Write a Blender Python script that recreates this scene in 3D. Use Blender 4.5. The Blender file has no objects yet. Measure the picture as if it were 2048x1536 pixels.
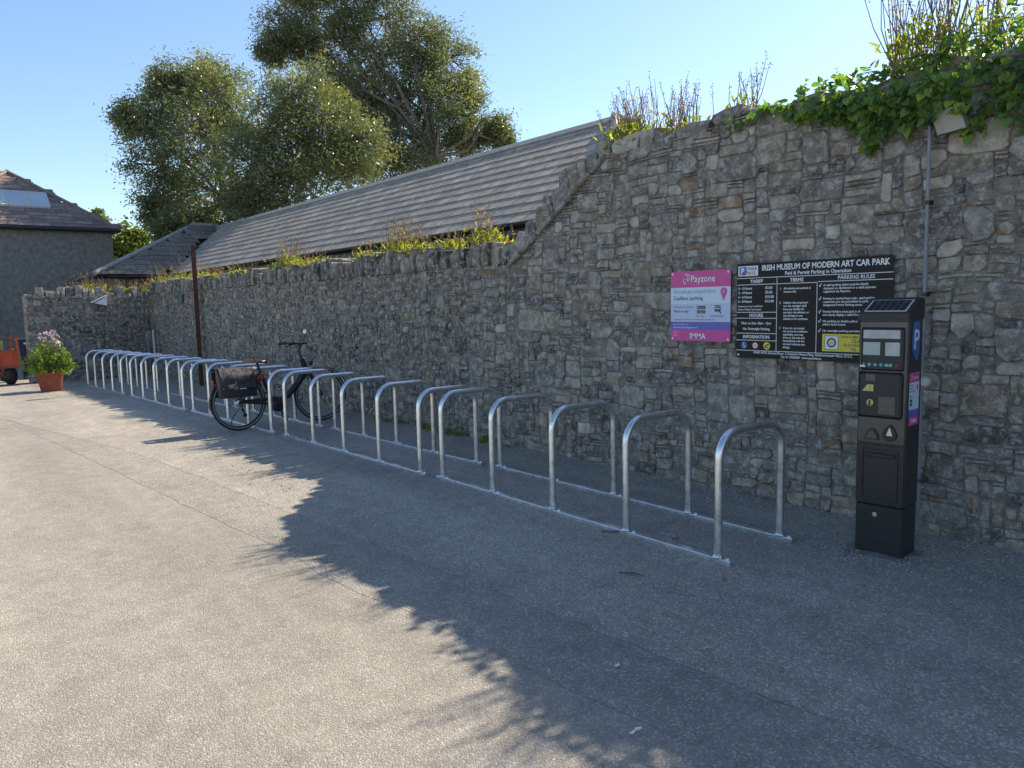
import bpy, math, random
from mathutils import Vector, Matrix, noise
R = math.radians
random.seed(7)
scene = bpy.context.scene
col = scene.collection

# ------------------------------------------------------------------ camera
CAM_H = 1.55
F, YAW, PITCH, ROLL = 1538.0, 0.8977, 0.1051, -0.0206
def cam_axes():
    fw = Vector((-math.sin(YAW)*math.cos(PITCH), math.cos(YAW)*math.cos(PITCH), -math.sin(PITCH)))
    r = Vector((math.cos(YAW), math.sin(YAW), 0)); u = r.cross(fw)
    c, s = math.cos(ROLL), math.sin(ROLL)
    return c*r + s*u, -s*r + c*u, fw
RT, UP, FW = cam_axes()
cam = bpy.data.objects.new('camera', bpy.data.cameras.new('camera'))
col.objects.link(cam)
cam.data.sensor_width = 36; cam.data.lens = F/2048*36
cam.data.clip_start = .05; cam.data.clip_end = 3000
m = Matrix((RT, UP, -FW)).transposed().to_4x4(); m.translation = (0, 0, CAM_H)
cam.matrix_world = m
scene.camera = cam
def proj(P):
    d = Vector(P) - Vector((0, 0, CAM_H)); z = d.dot(FW)
    return (1024 + F*d.dot(RT)/z, 768 - F*d.dot(UP)/z, z)
def at(px, py, depth):                      # point seen at a pixel at a given depth
    return Vector((0, 0, CAM_H)) + (FW + RT*((px-1024)/F) + UP*((768-py)/F))*depth

# ------------------------------------------------------------------ world, sun
SUN_EL = R(42.5)
sun_dir = Vector((-.07, 1, 0)).normalized()*math.cos(SUN_EL) + Vector((0, 0, math.sin(SUN_EL)))
world = bpy.data.worlds.new('World'); scene.world = world; world.use_nodes = True
nt = world.node_tree; bg = nt.nodes['Background']
sky = nt.nodes.new('ShaderNodeTexSky'); sky.sky_type = 'NISHITA'; sky.sun_disc = False
sky.sun_elevation = SUN_EL
sky.sun_rotation = math.atan2(sun_dir.x, sun_dir.y)
sky.air_density = 1.0; sky.dust_density = 0.4; sky.ozone_density = 3.0; sky.altitude = 0
nt.links.new(sky.outputs[0], bg.inputs[0]); bg.inputs[1].default_value = 0.105
sl = bpy.data.lights.new('sun', 'SUN'); sl.energy = 4.0; sl.angle = R(.53); sl.color = (1, .89, .72)
so = bpy.data.objects.new('sun', sl); col.objects.link(so)
so.rotation_euler = sun_dir.to_track_quat('Z', 'Y').to_euler()
so.location = (0, 0, 30)
scene.view_settings.view_transform = 'Standard'; scene.view_settings.look = 'None'
scene.view_settings.exposure = 1.0; scene.view_settings.gamma = 1
scene.view_settings.use_curve_mapping = False

# ------------------------------------------------------------------ helpers
def gz(x):
    t = -x - 9.0
    if t < -3: return 0.0
    t = min(t, 31)
    s = math.log(1 + math.exp(t*1.5))/1.5 if t < 20 else t
    return -0.010*s

def tag(o, label=None, cat=None, group=None, kind=None):
    if label: o['label'] = label
    if cat: o['category'] = cat
    if group: o['group'] = group
    if kind: o['kind'] = kind
    return o
def empty(name, loc=(0, 0, 0), rz=0, label=None, cat=None, group=None):
    o = bpy.data.objects.new(name, None); col.objects.link(o)
    o.location = loc; o.rotation_euler = (0, 0, rz); o.empty_display_size = .1
    return tag(o, label, cat, group)

class MB:
    """collects geometry in world (or local) coordinates"""
    def __init__(s): s.v = []; s.f = []; s.c = []; s.mi = []; s.cur = 0
    def add(s, vs, fs, c=None):
        b = len(s.v); s.v += [tuple(x) for x in vs]; s.f += [tuple(i+b for i in f) for f in fs]
        s.c += [c if c else (1, 1, 1)]*len(vs); s.mi += [s.cur]*len(fs)
    def box(s, x0, x1, y0, y1, z0, z1, c=None, M=None):
        vs = [Vector((x, y, z)) for z in (z0, z1) for y in (y0, y1) for x in (x0, x1)]
        if M: vs = [M @ v for v in vs]
        s.add(vs, [(0, 2, 3, 1), (4, 5, 7, 6), (0, 1, 5, 4), (2, 6, 7, 3), (0, 4, 6, 2), (1, 3, 7, 5)], c)
    def bbox(s, x0, x1, y0, y1, z0, z1, b=.006, M=None):      # box with bevelled edges
        vs = []; 
        for z, i in ((z0, b), (z0+b, 0), (z1-b, 0), (z1, b)):
            a0, a1, b0, b1 = x0+i, x1-i, y0+i, y1-i
            e = b
            pts = [(a0+e, b0), (a1-e, b0), (a1, b0+e), (a1, b1-e), (a1-e, b1), (a0+e, b1), (a0, b1-e), (a0, b0+e)]
            vs += [Vector((p[0], p[1], z)) for p in pts]
        if M: vs = [M @ v for v in vs]
        fs = [tuple(range(7, -1, -1)), tuple(range(24, 32))]
        for k in range(3):
            for i in range(8):
                j = (i+1) % 8; fs.append((k*8+i, k*8+j, k*8+8+j, k*8+8+i))
        s.add(vs, fs)
    def tube(s, pts, r, n=10, caps=True, c=None):
        pts = [Vector(p) for p in pts]; k = len(pts)
        rs = r if isinstance(r, (list, tuple)) else [r]*k
        ref = None; vs = []
        for i, p in enumerate(pts):
            t = (pts[min(i+1, k-1)] - pts[max(i-1, 0)])
            if t.length < 1e-9: t = Vector((0, 0, 1))
            t.normalize()
            if ref is None:
                ref = Vector((0, 0, 1)) if abs(t.z) < .9 else Vector((1, 0, 0))
            a = ref - t*ref.dot(t); a.normalize(); b = t.cross(a); ref = a
            for j in range(n):
                w = 2*math.pi*j/n; vs.append(p + (a*math.cos(w) + b*math.sin(w))*rs[i])
        fs = []
        for i in range(k-1):
            for j in range(n):
                j2 = (j+1) % n; fs.append((i*n+j, i*n+j2, i*n+n+j2, i*n+n+j))
        if caps: fs.append(tuple(range(n-1, -1, -1))); fs.append(tuple((k-1)*n+j for j in range(n)))
        s.add(vs, fs, c)
    def lathe(s, prof, n=24, M=None, close=False):            # prof: (r, z)
        vs = []
        for r, z in prof:
            for j in range(n):
                w = 2*math.pi*j/n; v = Vector((r*math.cos(w), r*math.sin(w), z)); vs.append(M @ v if M else v)
        fs = []; k = len(prof)
        for i in range(k if close else k-1):
            i2 = (i+1) % k
            for j in range(n):
                j2 = (j+1) % n; fs.append((i*n+j, i*n+j2, i2*n+j2, i2*n+j))
        if not close:
            fs.append(tuple(range(n-1, -1, -1))); fs.append(tuple((k-1)*n+j for j in range(n)))
        s.add(vs, fs)
    def build(s, name, mat=None, parent=None, smooth=False, origin=(0, 0, 0), colors=False, auto=None):
        me = bpy.data.meshes.new(name); o0 = Vector(origin)
        me.from_pydata([(v[0]-o0.x, v[1]-o0.y, v[2]-o0.z) for v in s.v], [], s.f); me.update()
        if colors:
            a = me.color_attributes.new('tone', 'FLOAT_COLOR', 'POINT')
            a.data.foreach_set('color', [x for c in s.c for x in (c[0], c[1], c[2], 1)])
        ms = mat if isinstance(mat, list) else [mat]
        for mm in ms:
            if mm: me.materials.append(mm)
        if len(ms) > 1: me.polygons.foreach_set('material_index', s.mi)
        if smooth: me.polygons.foreach_set('use_smooth', [True]*len(me.polygons))
        if auto is not None and smooth: me.set_sharp_from_angle(angle=R(auto))
        o = bpy.data.objects.new(name, me); col.objects.link(o)
        if parent: o.parent = parent
        o.location = o0 if not parent else Vector((0, 0, 0))
        if parent is not None: o.location = (0, 0, 0)
        return o
def part(mb, name, mat, root, smooth=False, colors=False, auto=35):
    """build a part whose vertices are in world coordinates under an unrotated root"""
    return mb.build(name, mat, root, smooth, origin=root.location, colors=colors, auto=auto)
def copy_tree(o, parent=None):
    c = o.copy(); col.objects.link(c); c.parent = parent
    for ch in list(o.children): copy_tree(ch, c)
    return c

# ------------------------------------------------------------------ materials
def nodes(name):
    mt = bpy.data.materials.new(name); mt.use_nodes = True
    n = mt.node_tree; return mt, n, n.nodes['Principled BSDF'], (lambda a, b: n.links.new(a, b))
def ramp(n, stops):
    r = n.nodes.new('ShaderNodeValToRGB'); e = r.color_ramp.elements
    while len(e) < len(stops): e.new(.5)
    for k, (p, c) in enumerate(stops): e[k].position = p; e[k].color = (c[0], c[1], c[2], 1) if not isinstance(c, float) else (c, c, c, 1)
    return r
def noise_n(n, scale, detail=6, rough=.6, coord=None):
    t = n.nodes.new('ShaderNodeTexNoise'); t.inputs['Scale'].default_value = scale
    t.inputs['Detail'].default_value = detail; t.inputs['Roughness'].default_value = rough
    if coord is not None: n.links.new(coord, t.inputs['Vector'])
    return t
def mixc(n, a, b, fac, mode='MIX'):
    x = n.nodes.new('ShaderNodeMix'); x.data_type = 'RGBA'; x.blend_type = mode
    for s, v in ((x.inputs[6], a), (x.inputs[7], b), (x.inputs[0], fac)):
        if isinstance(v, (int, float)): s.default_value = v
        elif isinstance(v, tuple): s.default_value = (v[0], v[1], v[2], 1)
        else: n.links.new(v, s)
    return x.outputs[2]
def simple(name, c1, c2=None, scale=20, rough=.5, metal=0, bump=0, bscale=None, rvar=0, spec=None, coat=0):
    mt, n, p, L = nodes(name)
    tc = n.nodes.new('ShaderNodeTexCoord').outputs['Object']
    c2 = c2 or tuple(x*.8 for x in c1)
    t = noise_n(n, scale, 5, .6, tc)
    r = ramp(n, [(.35, c2), (.65, c1)]); L(t.outputs['Fac'], r.inputs[0]); L(r.outputs[0], p.inputs['Base Color'])
    p.inputs['Roughness'].default_value = rough; p.inputs['Metallic'].default_value = metal
    if spec is not None: p.inputs['Specular IOR Level'].default_value = spec
    if coat: p.inputs['Coat Weight'].default_value = coat; p.inputs['Coat Roughness'].default_value = .1
    if rvar:
        q = ramp(n, [(.3, max(rough-rvar, .02)), (.7, rough+rvar)]); t3 = noise_n(n, scale*1.7, 4, .6, tc)
        L(t3.outputs['Fac'], q.inputs[0]); L(q.outputs[0], p.inputs['Roughness'])
    if bump:
        t2 = noise_n(n, bscale or scale*2, 6, .65, tc); b = n.nodes.new('ShaderNodeBump')
        b.inputs['Strength'].default_value = 1; b.inputs['Distance'].default_value = bump
        L(t2.outputs['Fac'], b.inputs['Height']); L(b.outputs[0], p.inputs['Normal'])
    return mt
def leaf_mat(name, c1, c2, scale=3, trans=.45, rough=.45, tcol=None):
    mt, n, p, L = nodes(name)
    tc = n.nodes.new('ShaderNodeTexCoord').outputs['Object']
    at_ = n.nodes.new('ShaderNodeAttribute'); at_.attribute_name = 'tone'
    t = noise_n(n, scale, 3, .6, tc)
    r = ramp(n, [(.35, c1), (.65, c2)]); L(t.outputs['Fac'], r.inputs[0])
    c = mixc(n, r.outputs[0], at_.outputs['Color'], 1.0, 'MULTIPLY')
    L(c, p.inputs['Base Color']); p.inputs['Roughness'].default_value = rough
    tr = n.nodes.new('ShaderNodeBsdfTranslucent')
    tcn = mixc(n, c, tcol or (1.6, 1.7, .7), 1.0, 'MULTIPLY'); L(tcn, tr.inputs[0])
    mx = n.nodes.new('ShaderNodeMixShader'); mx.inputs[0].default_value = trans
    L(p.outputs[0], mx.inputs[1]); L(tr.outputs[0], mx.inputs[2])
    L(mx.outputs[0], n.nodes['Material Output'].inputs[0])
    return mt
def stone_mat(name, gain=.95, lichen=.55):
    mt, n, p, L = nodes(name)
    geo = n.nodes.new('ShaderNodeNewGeometry').outputs['Position']
    a = n.nodes.new('ShaderNodeAttribute'); a.attribute_name = 'tone'
    t1 = noise_n(n, 9, 8, .65, geo); r1 = ramp(n, [(.28, (.5*gain,)*3), (.5, (1.05*gain,)*3), (.74, (1.75*gain,)*3)])
    L(t1.outputs['Fac'], r1.inputs[0])
    c = mixc(n, a.outputs['Color'], r1.outputs[0], 1.0, 'MULTIPLY')
    tb = noise_n(n, 3.1, 6, .6, geo); rb = ramp(n, [(.52, 0.0), (.72, .55)]); L(tb.outputs['Fac'], rb.inputs[0])
    c = mixc(n, c, (.22, .19, .15), rb.outputs[0])
    # pale lichen: broad blotches broken up by fine noise, and small crisp spots
    t2 = noise_n(n, 14, 10, .72, geo); r2 = ramp(n, [(lichen-.06, 0.0), (lichen+.07, .8)]); L(t2.outputs['Fac'], r2.inputs[0])
    c = mixc(n, c, (.52, .505, .46), r2.outputs[0])
    v = n.nodes.new('ShaderNodeTexVoronoi'); v.inputs['Scale'].default_value = 24; L(geo, v.inputs['Vector'])
    t3 = noise_n(n, 2.3, 3, .5, geo)
    rs = ramp(n, [(.10, 1.0), (.16, 0.0)]); L(v.outputs['Distance'], rs.inputs[0])
    rm = ramp(n, [(.5, 0.0), (.6, .85)]); L(t3.outputs['Fac'], rm.inputs[0])
    mu = n.nodes.new('ShaderNodeMath'); mu.operation = 'MULTIPLY'; L(rs.outputs[0], mu.inputs[0]); L(rm.outputs[0], mu.inputs[1])
    c = mixc(n, c, (.58, .57, .53), mu.outputs[0])
    t4 = noise_n(n, 60, 4, .7, geo); r4 = ramp(n, [(.55, 0.0), (.63, .75)]); L(t4.outputs['Fac'], r4.inputs[0])
    t5 = noise_n(n, 4.5, 4, .6, geo); r5 = ramp(n, [(.42, 0.0), (.58, 1.0)]); L(t5.outputs['Fac'], r5.inputs[0])
    m4 = n.nodes.new('ShaderNodeMath'); m4.operation = 'MULTIPLY'; L(r4.outputs[0], m4.inputs[0]); L(r5.outputs[0], m4.inputs[1])
    c = mixc(n, c, (.56, .55, .51), m4.outputs[0])
    t6 = noise_n(n, 38, 5, .7, geo); r6 = ramp(n, [(.30, .75), (.40, 0.0)]); L(t6.outputs['Fac'], r6.inputs[0])
    c = mixc(n, c, (.06, .057, .054), r6.outputs[0])
    L(c, p.inputs['Base Color']); p.inputs['Roughness'].default_value = .85; p.inputs['Specular IOR Level'].default_value = .25
    h1 = noise_n(n, 28, 10, .7, geo); b = n.nodes.new('ShaderNodeBump'); b.inputs['Strength'].default_value = 1; b.inputs['Distance'].default_value = .022
    L(h1.outputs['Fac'], b.inputs['Height']); L(b.outputs[0], p.inputs['Normal'])
    return mt
def ground_mat(name, c_lo, c_hi, chip, chipscale, big=(.85, 1.12), bump=.006, light=.12, stain=None):
    mt, n, p, L = nodes(name)
    geo = n.nodes.new('ShaderNodeNewGeometry').outputs['Position']
    v = n.nodes.new('ShaderNodeTexVoronoi'); v.inputs['Scale'].default_value = chipscale; L(geo, v.inputs['Vector'])
    sep = n.nodes.new('ShaderNodeSeparateColor'); L(v.outputs['Color'], sep.inputs[0])
    r = ramp(n, [(0.0, c_lo), (.6, c_hi), (1-light-.03, c_hi), (1-light, chip)]); L(sep.outputs[0], r.inputs[0])
    nb = noise_n(n, .55, 6, .6, geo); rb = ramp(n, [(.3, (big[0],)*3), (.7, (big[1],)*3)]); L(nb.outputs['Fac'], rb.inputs[0])
    c = mixc(n, r.outputs[0], rb.outputs[0], 1.0, 'MULTIPLY')
    nm = noise_n(n, 6, 8, .7, geo); rm = ramp(n, [(.3, (.82,)*3), (.7, (1.14,)*3)]); L(nm.outputs['Fac'], rm.inputs[0])
    c = mixc(n, c, rm.outputs[0], 1.0, 'MULTIPLY')
    mp = n.nodes.new('ShaderNodeMapping'); mp.inputs['Scale'].default_value = (.12, 1.3, 1); L(geo, mp.inputs['Vector'])
    nw = noise_n(n, 1.0, 5, .55, mp.outputs[0]); rw = ramp(n, [(.35, (.86, .86, .87)), (.65, (1.1, 1.09, 1.07))]); L(nw.outputs['Fac'], rw.inputs[0])
    c = mixc(n, c, rw.outputs[0], 1.0, 'MULTIPLY')
    nd = noise_n(n, 2.2, 9, .75, geo); rd = ramp(n, [(.66, 0.0), (.74, .35)]); L(nd.outputs['Fac'], rd.inputs[0])
    c = mixc(n, c, (.10, .095, .085), rd.outputs[0])
    if stain:
        ns = noise_n(n, 1.3, 5, .55, geo); rs = ramp(n, [(.6, 0.0), (.72, .5)]); L(ns.outputs['Fac'], rs.inputs[0])
        c = mixc(n, c, stain, rs.outputs[0])
    L(c, p.inputs['Base Color']); p.inputs['Roughness'].default_value = .8; p.inputs['Specular IOR Level'].default_value = .3
    hn = noise_n(n, chipscale*.8, 4, .6, geo)
    ad = n.nodes.new('ShaderNodeMath'); ad.operation = 'MULTIPLY_ADD'; L(v.outputs['Distance'], ad.inputs[0]); ad.inputs[1].default_value = -1.0; L(hn.outputs['Fac'], ad.inputs[2])
    b = n.nodes.new('ShaderNodeBump'); b.inputs['Strength'].default_value = .8; b.inputs['Distance'].default_value = bump
    L(ad.outputs[0], b.inputs['Height']); L(b.outputs[0], p.inputs['Normal'])
    return mt
def galv(name):
    mt, n, p, L = nodes(name)
    tc = n.nodes.new('ShaderNodeNewGeometry').outputs['Position']
    v = n.nodes.new('ShaderNodeTexVoronoi'); v.inputs['Scale'].default_value = 60; L(tc, v.inputs['Vector'])
    t = noise_n(n, 18, 6, .65, tc)
    r = ramp(n, [(.3, (.62, .63, .64)), (.7, (.86, .87, .87))]); L(t.outputs['Fac'], r.inputs[0])
    sp = n.nodes.new('ShaderNodeSeparateColor'); L(v.outputs['Color'], sp.inputs[0])
    r2 = ramp(n, [(0, (.95,)*3), (1, (1.04,)*3)]); L(sp.outputs[0], r2.inputs[0])
    L(mixc(n, r.outputs[0], r2.outputs[0], 1.0, 'MULTIPLY'), p.inputs['Base Color'])
    p.inputs['Metallic'].default_value = .95
    q = ramp(n, [(.3, .24), (.7, .38)]); t2 = noise_n(n, 9, 5, .6, tc); L(t2.outputs['Fac'], q.inputs[0]); L(q.outputs[0], p.inputs['Roughness'])
    return mt
M = {}
M['stone'] = stone_mat('rubble_stone')
M['mortar'] = simple('lime_mortar', (.30, .278, .245), (.17, .158, .14), 16, .95, bump=.014, bscale=55, spec=.2)
M['road'] = ground_mat('worn_road', (.255, .230, .193), (.325, .294, .248), (.46, .42, .36), 150, (.9, 1.1), .0045, .10)
M['tarmac'] = ground_mat('rough_tarmac', (.26, .232, .195), (.37, .332, .282), (.56, .52, .455), 120, (.86, 1.12), .007, .12, stain=(.22, .20, .17))
M['trench'] = ground_mat('trench_tarmac', (.235, .213, .182), (.325, .297, .256), (.5, .465, .41), 130, (.88, 1.12), .007, .10)
M['galv'] = galv('galvanised_steel')
M['slate'] = None
M['black'] = simple('black_powder_coat', (.026, .027, .029), (.018, .019, .02), 40, .32, bump=.0006, bscale=400, rvar=.06)
M['black_plastic'] = simple('black_plastic', (.022, .023, .025), (.016, .017, .018), 30, .45, bump=.0004, bscale=300)
M['darkgrey_panel'] = simple('dark_grey_panel', (.062, .056, .05), (.05, .046, .041), 25, .3, spec=.8, bump=.0004, bscale=300)
M['rubber'] = simple('tyre_rubber', (.018, .018, .019), (.03, .03, .03), 30, .7, bump=.001, bscale=200)
M['rust'] = simple('rusty_steel', (.15, .062, .036), (.07, .036, .026), 12, .8, .2, bump=.003, bscale=60)
M['white'] = simple('white_print', (.78, .79, .8), (.74, .75, .76), 30, .4)
M['pink'] = simple('pink_print', (.62, .07, .30), (.58, .062, .28), 10, .35)
M['paleblue'] = simple('pale_blue_print', (.60, .70, .82), (.57, .67, .79), 10, .35)
M['paleblue2'] = simple('grey_blue_print', (.50, .58, .74), (.47, .55, .71), 10, .35)
M['purple'] = simple('purple_print', (.13, .12, .50), (.12, .11, .46), 10, .35)
M['navy_text'] = simple('navy_print', (.035, .04, .075), (.03, .035, .07), 10, .4)
M['grey_text'] = simple('grey_print', (.25, .28, .36), (.23, .26, .33), 10, .4)
M['blue'] = simple('blue_print', (.03, .13, .42), (.027, .12, .39), 10, .3)
M['red'] = simple('red_print', (.5, .03, .03), (.45, .03, .03), 10, .4)
M['yellow'] = simple('yellow_print', (.72, .60, .04), (.68, .56, .035), 10, .4)
M['sign_black'] = simple('black_sign_metal', (.010, .010, .0105), (.014, .014, .0145), 3, .4, .0, rvar=.05, spec=.22)
M['steel'] = simple('bright_steel', (.6, .61, .62), (.5, .51, .52), 30, .3, 1)
M['glass_screen'] = simple('display_glass', (.42, .50, .47), (.36, .44, .41), 8, .12)
M['paper'] = simple('paper_notice', (.55, .55, .52), (.42, .42, .40), 18, .5)
M['green'] = simple('green_button', (.02, .32, .14), None, 20, .35)
M['cyan'] = simple('cyan_button', (.10, .42, .55), None, 20, .35)
M['olive'] = simple('yellow_label', (.62, .58, .16), (.5, .46, .12), 30, .4)
M['terracotta'] = simple('terracotta', (.34, .085, .04), (.25, .06, .032), 14, .7, bump=.002, bscale=60)
M['soil'] = simple('soil', (.03, .022, .016), None, 30, .95, bump=.01)
M['cart_red'] = simple('faded_orange_red_paint', (.55, .085, .022), (.40, .06, .02), 9, .5, bump=.001)
M['cart_rust'] = simple('rusty_cart_frame', (.30, .10, .05), (.18, .07, .04), 15, .75, bump=.002)
M['mesh_grey'] = simple('grey_mesh', (.12, .11, .10), (.08, .075, .07), 40, .6)
M['bin_blue'] = simple('dark_blue_bin', (.012, .045, .11), (.01, .035, .09), 10, .45)
M['render'] = simple('pebbledash', (.25, .247, .225), (.15, .152, .145), 7, .95, bump=.02, bscale=70, spec=.2)
M['gutter'] = simple('black_gutter', (.012, .013, .015), None, 20, .4)
M['glass'] = simple('roof_glass', (.45, .54, .60), (.38, .47, .53), 2, .06, spec=.9)  # pale blue base colour paints the sky's reflection into the panes
M['alu'] = simple('painted_window_frame', (.62, .62, .60), (.5, .5, .48), 20, .5)
M['shedwall'] = simple('shed_masonry', (.22, .16, .11), (.12, .10, .085), 6, .9, bump=.015, bscale=20)
M['bark'] = simple('bark', (.22, .18, .14), (.10, .08, .065), 6, .9, bump=.02, bscale=14)
M['stem_dry'] = simple('dry_stem', (.34, .235, .17), (.22, .15, .115), 12, .8)
M['stem_green'] = simple('green_stem', (.13, .15, .05), (.10, .11, .04), 12, .7)
M['leaf_euc'] = leaf_mat('eucalyptus_leaf', (.105, .132, .086), (.205, .222, .128), .9, .45, .3)
M['leaf_lime'] = leaf_mat('lime_tree_leaf', (.10, .15, .03), (.16, .19, .04), .8, .5)
M['leaf_ivy'] = leaf_mat('ivy_leaf', (.06, .135, .04), (.15, .25, .06), 6, .5, .28)
M['leaf_wall'] = leaf_mat('wall_plant_leaf', (.20, .25, .05), (.38, .38, .09), 9, .5)
M['leaf_pot'] = leaf_mat('pot_plant_leaf', (.09, .17, .03), (.19, .26, .05), 9, .5)
M['petal'] = leaf_mat('pale_pink_petal', (.72, .60, .64), (.85, .80, .82), 20, .3, tcol=(1, 1, 1))
M['petal_red'] = leaf_mat('dusky_pink_petal', (.45, .15, .22), (.5, .22, .25), 20, .3, tcol=(1, 1, 1))
M['saddle'] = simple('brown_leather', (.055, .027, .018), (.035, .018, .012), 20, .35)
M['frame_blue'] = simple('dark_blue_frame', (.014, .022, .034), (.011, .017, .027), 10, .3)
M['bag'] = simple('black_pannier_cloth', (.020, .021, .026), (.028, .028, .032), 6, .55, bump=.012, bscale=9)
M['bag_flap'] = simple('pannier_flap_sky_sheen', (.05, .045, .05), (.022, .021, .025), 7, .6, bump=.03, bscale=8)  # greyer than the bag: sky light on its top painted into the colour
M['lock_red'] = simple('orange_red_lock', (.5, .06, .025), None, 20, .4)
M['lamp_glass'] = simple('floodlight_glass', (.45, .45, .41), (.33, .33, .30), 9, .25)
M['twig'] = simple('dry_twig', (.13, .11, .085), None, 20, .9)
M['dry_leaf'] = simple('dry_leaf', (.42, .20, .05), (.30, .13, .04), 20, .7)
M['gravel'] = simple('loose_gravel', (.40, .375, .335), (.2, .185, .165), 30, .9)
M['concrete'] = simple('concrete_pad', (.22, .215, .20), (.14, .135, .125), 12, .9, bump=.006, bscale=60)
def slate_mat(name, gain):
    mt, n, p, L = nodes(name)
    geo = n.nodes.new('ShaderNodeNewGeometry').outputs['Position']
    a = n.nodes.new('ShaderNodeAttribute'); a.attribute_name = 'tone'
    mp = n.nodes.new('ShaderNodeMapping'); mp.inputs['Scale'].default_value = (1, 1, 1); L(geo, mp.inputs['Vector'])
    t = noise_n(n, 9, 7, .65, mp.outputs[0]); r = ramp(n, [(.3, (.72*gain,)*3), (.7, (1.25*gain,)*3)]); L(t.outputs['Fac'], r.inputs[0])
    c = mixc(n, a.outputs['Color'], r.outputs[0], 1.0, 'MULTIPLY')
    t2 = noise_n(n, 11, 9, .72, geo); r2 = ramp(n, [(.62, 0.0), (.74, .6)]); L(t2.outputs['Fac'], r2.inputs[0])
    c = mixc(n, c, (.27, .26, .22), r2.outputs[0])
    L(c, p.inputs['Base Color']); p.inputs['Roughness'].default_value = .65
    b = n.nodes.new('ShaderNodeBump'); b.inputs['Distance'].default_value = .004; t3 = noise_n(n, 30, 8, .7, geo)
    L(t3.outputs['Fac'], b.inputs['Height']); L(b.outputs[0], p.inputs['Normal'])
    return mt
M['slate'] = slate_mat('weathered_slate', 1.0)

# ------------------------------------------------------------------ ground
xs = [-600, -200, -80, -50] + [-40 + i*1.0 for i in range(45)] + [8, 14, 30, 100, 600]
ys = [-600, -100, -20, 0, 2, 4, 6, 10, 30, 100, 600]
def sheet(name, xs, yf, dz, mat):
    mb = MB(); ny = len(yf(0))
    for x in xs:
        for y in yf(x): mb.v.append((x, y, gz(x)+dz)); mb.c.append((1, 1, 1))
    for i in range(len(xs)-1):
        for j in range(ny-1): mb.f.append((i*ny+j, (i+1)*ny+j, (i+1)*ny+j+1, i*ny+j+1))
    o = mb.build(name, mat); return tag(o, kind='structure')
sheet('ground', xs, lambda x: ys, 0, M['road'])
def lineA(x): return max(1.95 + (x+9.1)*.0787 + .03*noise.noise(Vector((x*1.3, 0, 3))) + .03*noise.noise(Vector((x*9, 0, 3))) - max(0, -9-x)*.085, lineB(x)+.004)
def lineB(x): return 1.35 + (x+11)*.073 + .06*noise.noise(Vector((x*.9, 5, 3))) + .02*noise.noise(Vector((x*4, 5, 3)))
gx = [-26 + .1*i for i in range(310)]
def tarmac_rows(x):
    a = lineA(x) if x > -14 else max(lineA(-14) - (-14-x)*.25, -.5)
    return [a + (5.4-a)*k/4 for k in range(5)]
sheet('tarmac_margin', gx, tarmac_rows, .003, M['tarmac'])
tx = [-13 + .05*i for i in range(229)]
sheet('trench_strip', tx, lambda x: [lineB(x) + (lineA(x)+.012-lineB(x))*k/2 for k in range(3)], .0015, M['trench'])
tx2 = [-1.52 + .05*i for i in range(130)]
sheet('trench_strip', tx2, lambda x: [1.2 + (lineA(x)+.03-1.2)*k/3 for k in range(4)], .0015, M['trench'])

# ------------------------------------------------------------------ rubble masonry
PAL = [((.165, .160, .155), 4), ((.215, .205, .190), 6), ((.26, .245, .22), 5), ((.25, .218, .175), 4), ((.32, .298, .26), 2.5),
       ((.42, .39, .34), 1.0), ((.25, .18, .12), .5), ((.11, .107, .107), 2.6)]
def tone(rng, dark=1.0):
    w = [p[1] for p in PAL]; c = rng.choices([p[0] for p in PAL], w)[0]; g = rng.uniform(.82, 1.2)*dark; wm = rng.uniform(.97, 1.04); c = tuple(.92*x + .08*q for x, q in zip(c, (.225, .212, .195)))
    return (c[0]*g*1.27*wm, c[1]*g*1.2, c[2]*g*1.1/wm)
def pack(u0, u1, v0, v1, top, rng, du=.038, dv=.027, scale=1.0):
    nu, nv = int((u1-u0)/du), int((v1-v0)/dv)
    occ = [[False]*nu for _ in range(nv)]
    for j in range(nv):
        for i in range(nu):
            if v0 + (j+.8)*dv > top(u0 + (i+.5)*du): occ[j][i] = True
    out = []
    for j in range(nv):
        i = 0
        while i < nu:
            if occ[j][i]: i += 1; continue
            k = rng.random()
            if k < .07: w, h = rng.uniform(.26, .48), rng.uniform(.15, .26)
            elif k < .42: w, h = rng.uniform(.14, .32), rng.uniform(.075, .135)
            elif k < .55: w, h = rng.uniform(.07, .12), rng.uniform(.06, .12)
            else: w, h = rng.uniform(.09, .32), rng.uniform(.028, .06)
            w *= scale; h *= scale
            tw, th = max(2, round(w/du)), max(1, round(h/dv))
            run = 0
            while i+run < nu and not occ[j][i+run] and run < tw+1: run += 1
            cw = run if run <= tw+1 and (run < tw or (i+run < nu and occ[j][min(i+run, nu-1)]) or run == tw) else tw
            ch = 1
            while ch < th and j+ch < nv and not any(occ[j+ch][i+q] for q in range(cw)): ch += 1
            # do not leave a one-cell slot under the top
            for a in range(ch):
                for q in range(cw): occ[j+a][i+q] = True
            out.append((u0+i*du, u0+(i+cw)*du, v0+j*dv, v0+(j+ch)*dv))
            i += cw
    return out
def warp(u, v, sd):
    a = noise.noise_vector(Vector((u*1.7, v*1.7, sd))); b = noise.noise_vector(Vector((u*6, v*6, sd+9)))
    return u + a.x*.04 + b.x*.009, v + a.y*.035 + b.y*.010
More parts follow.
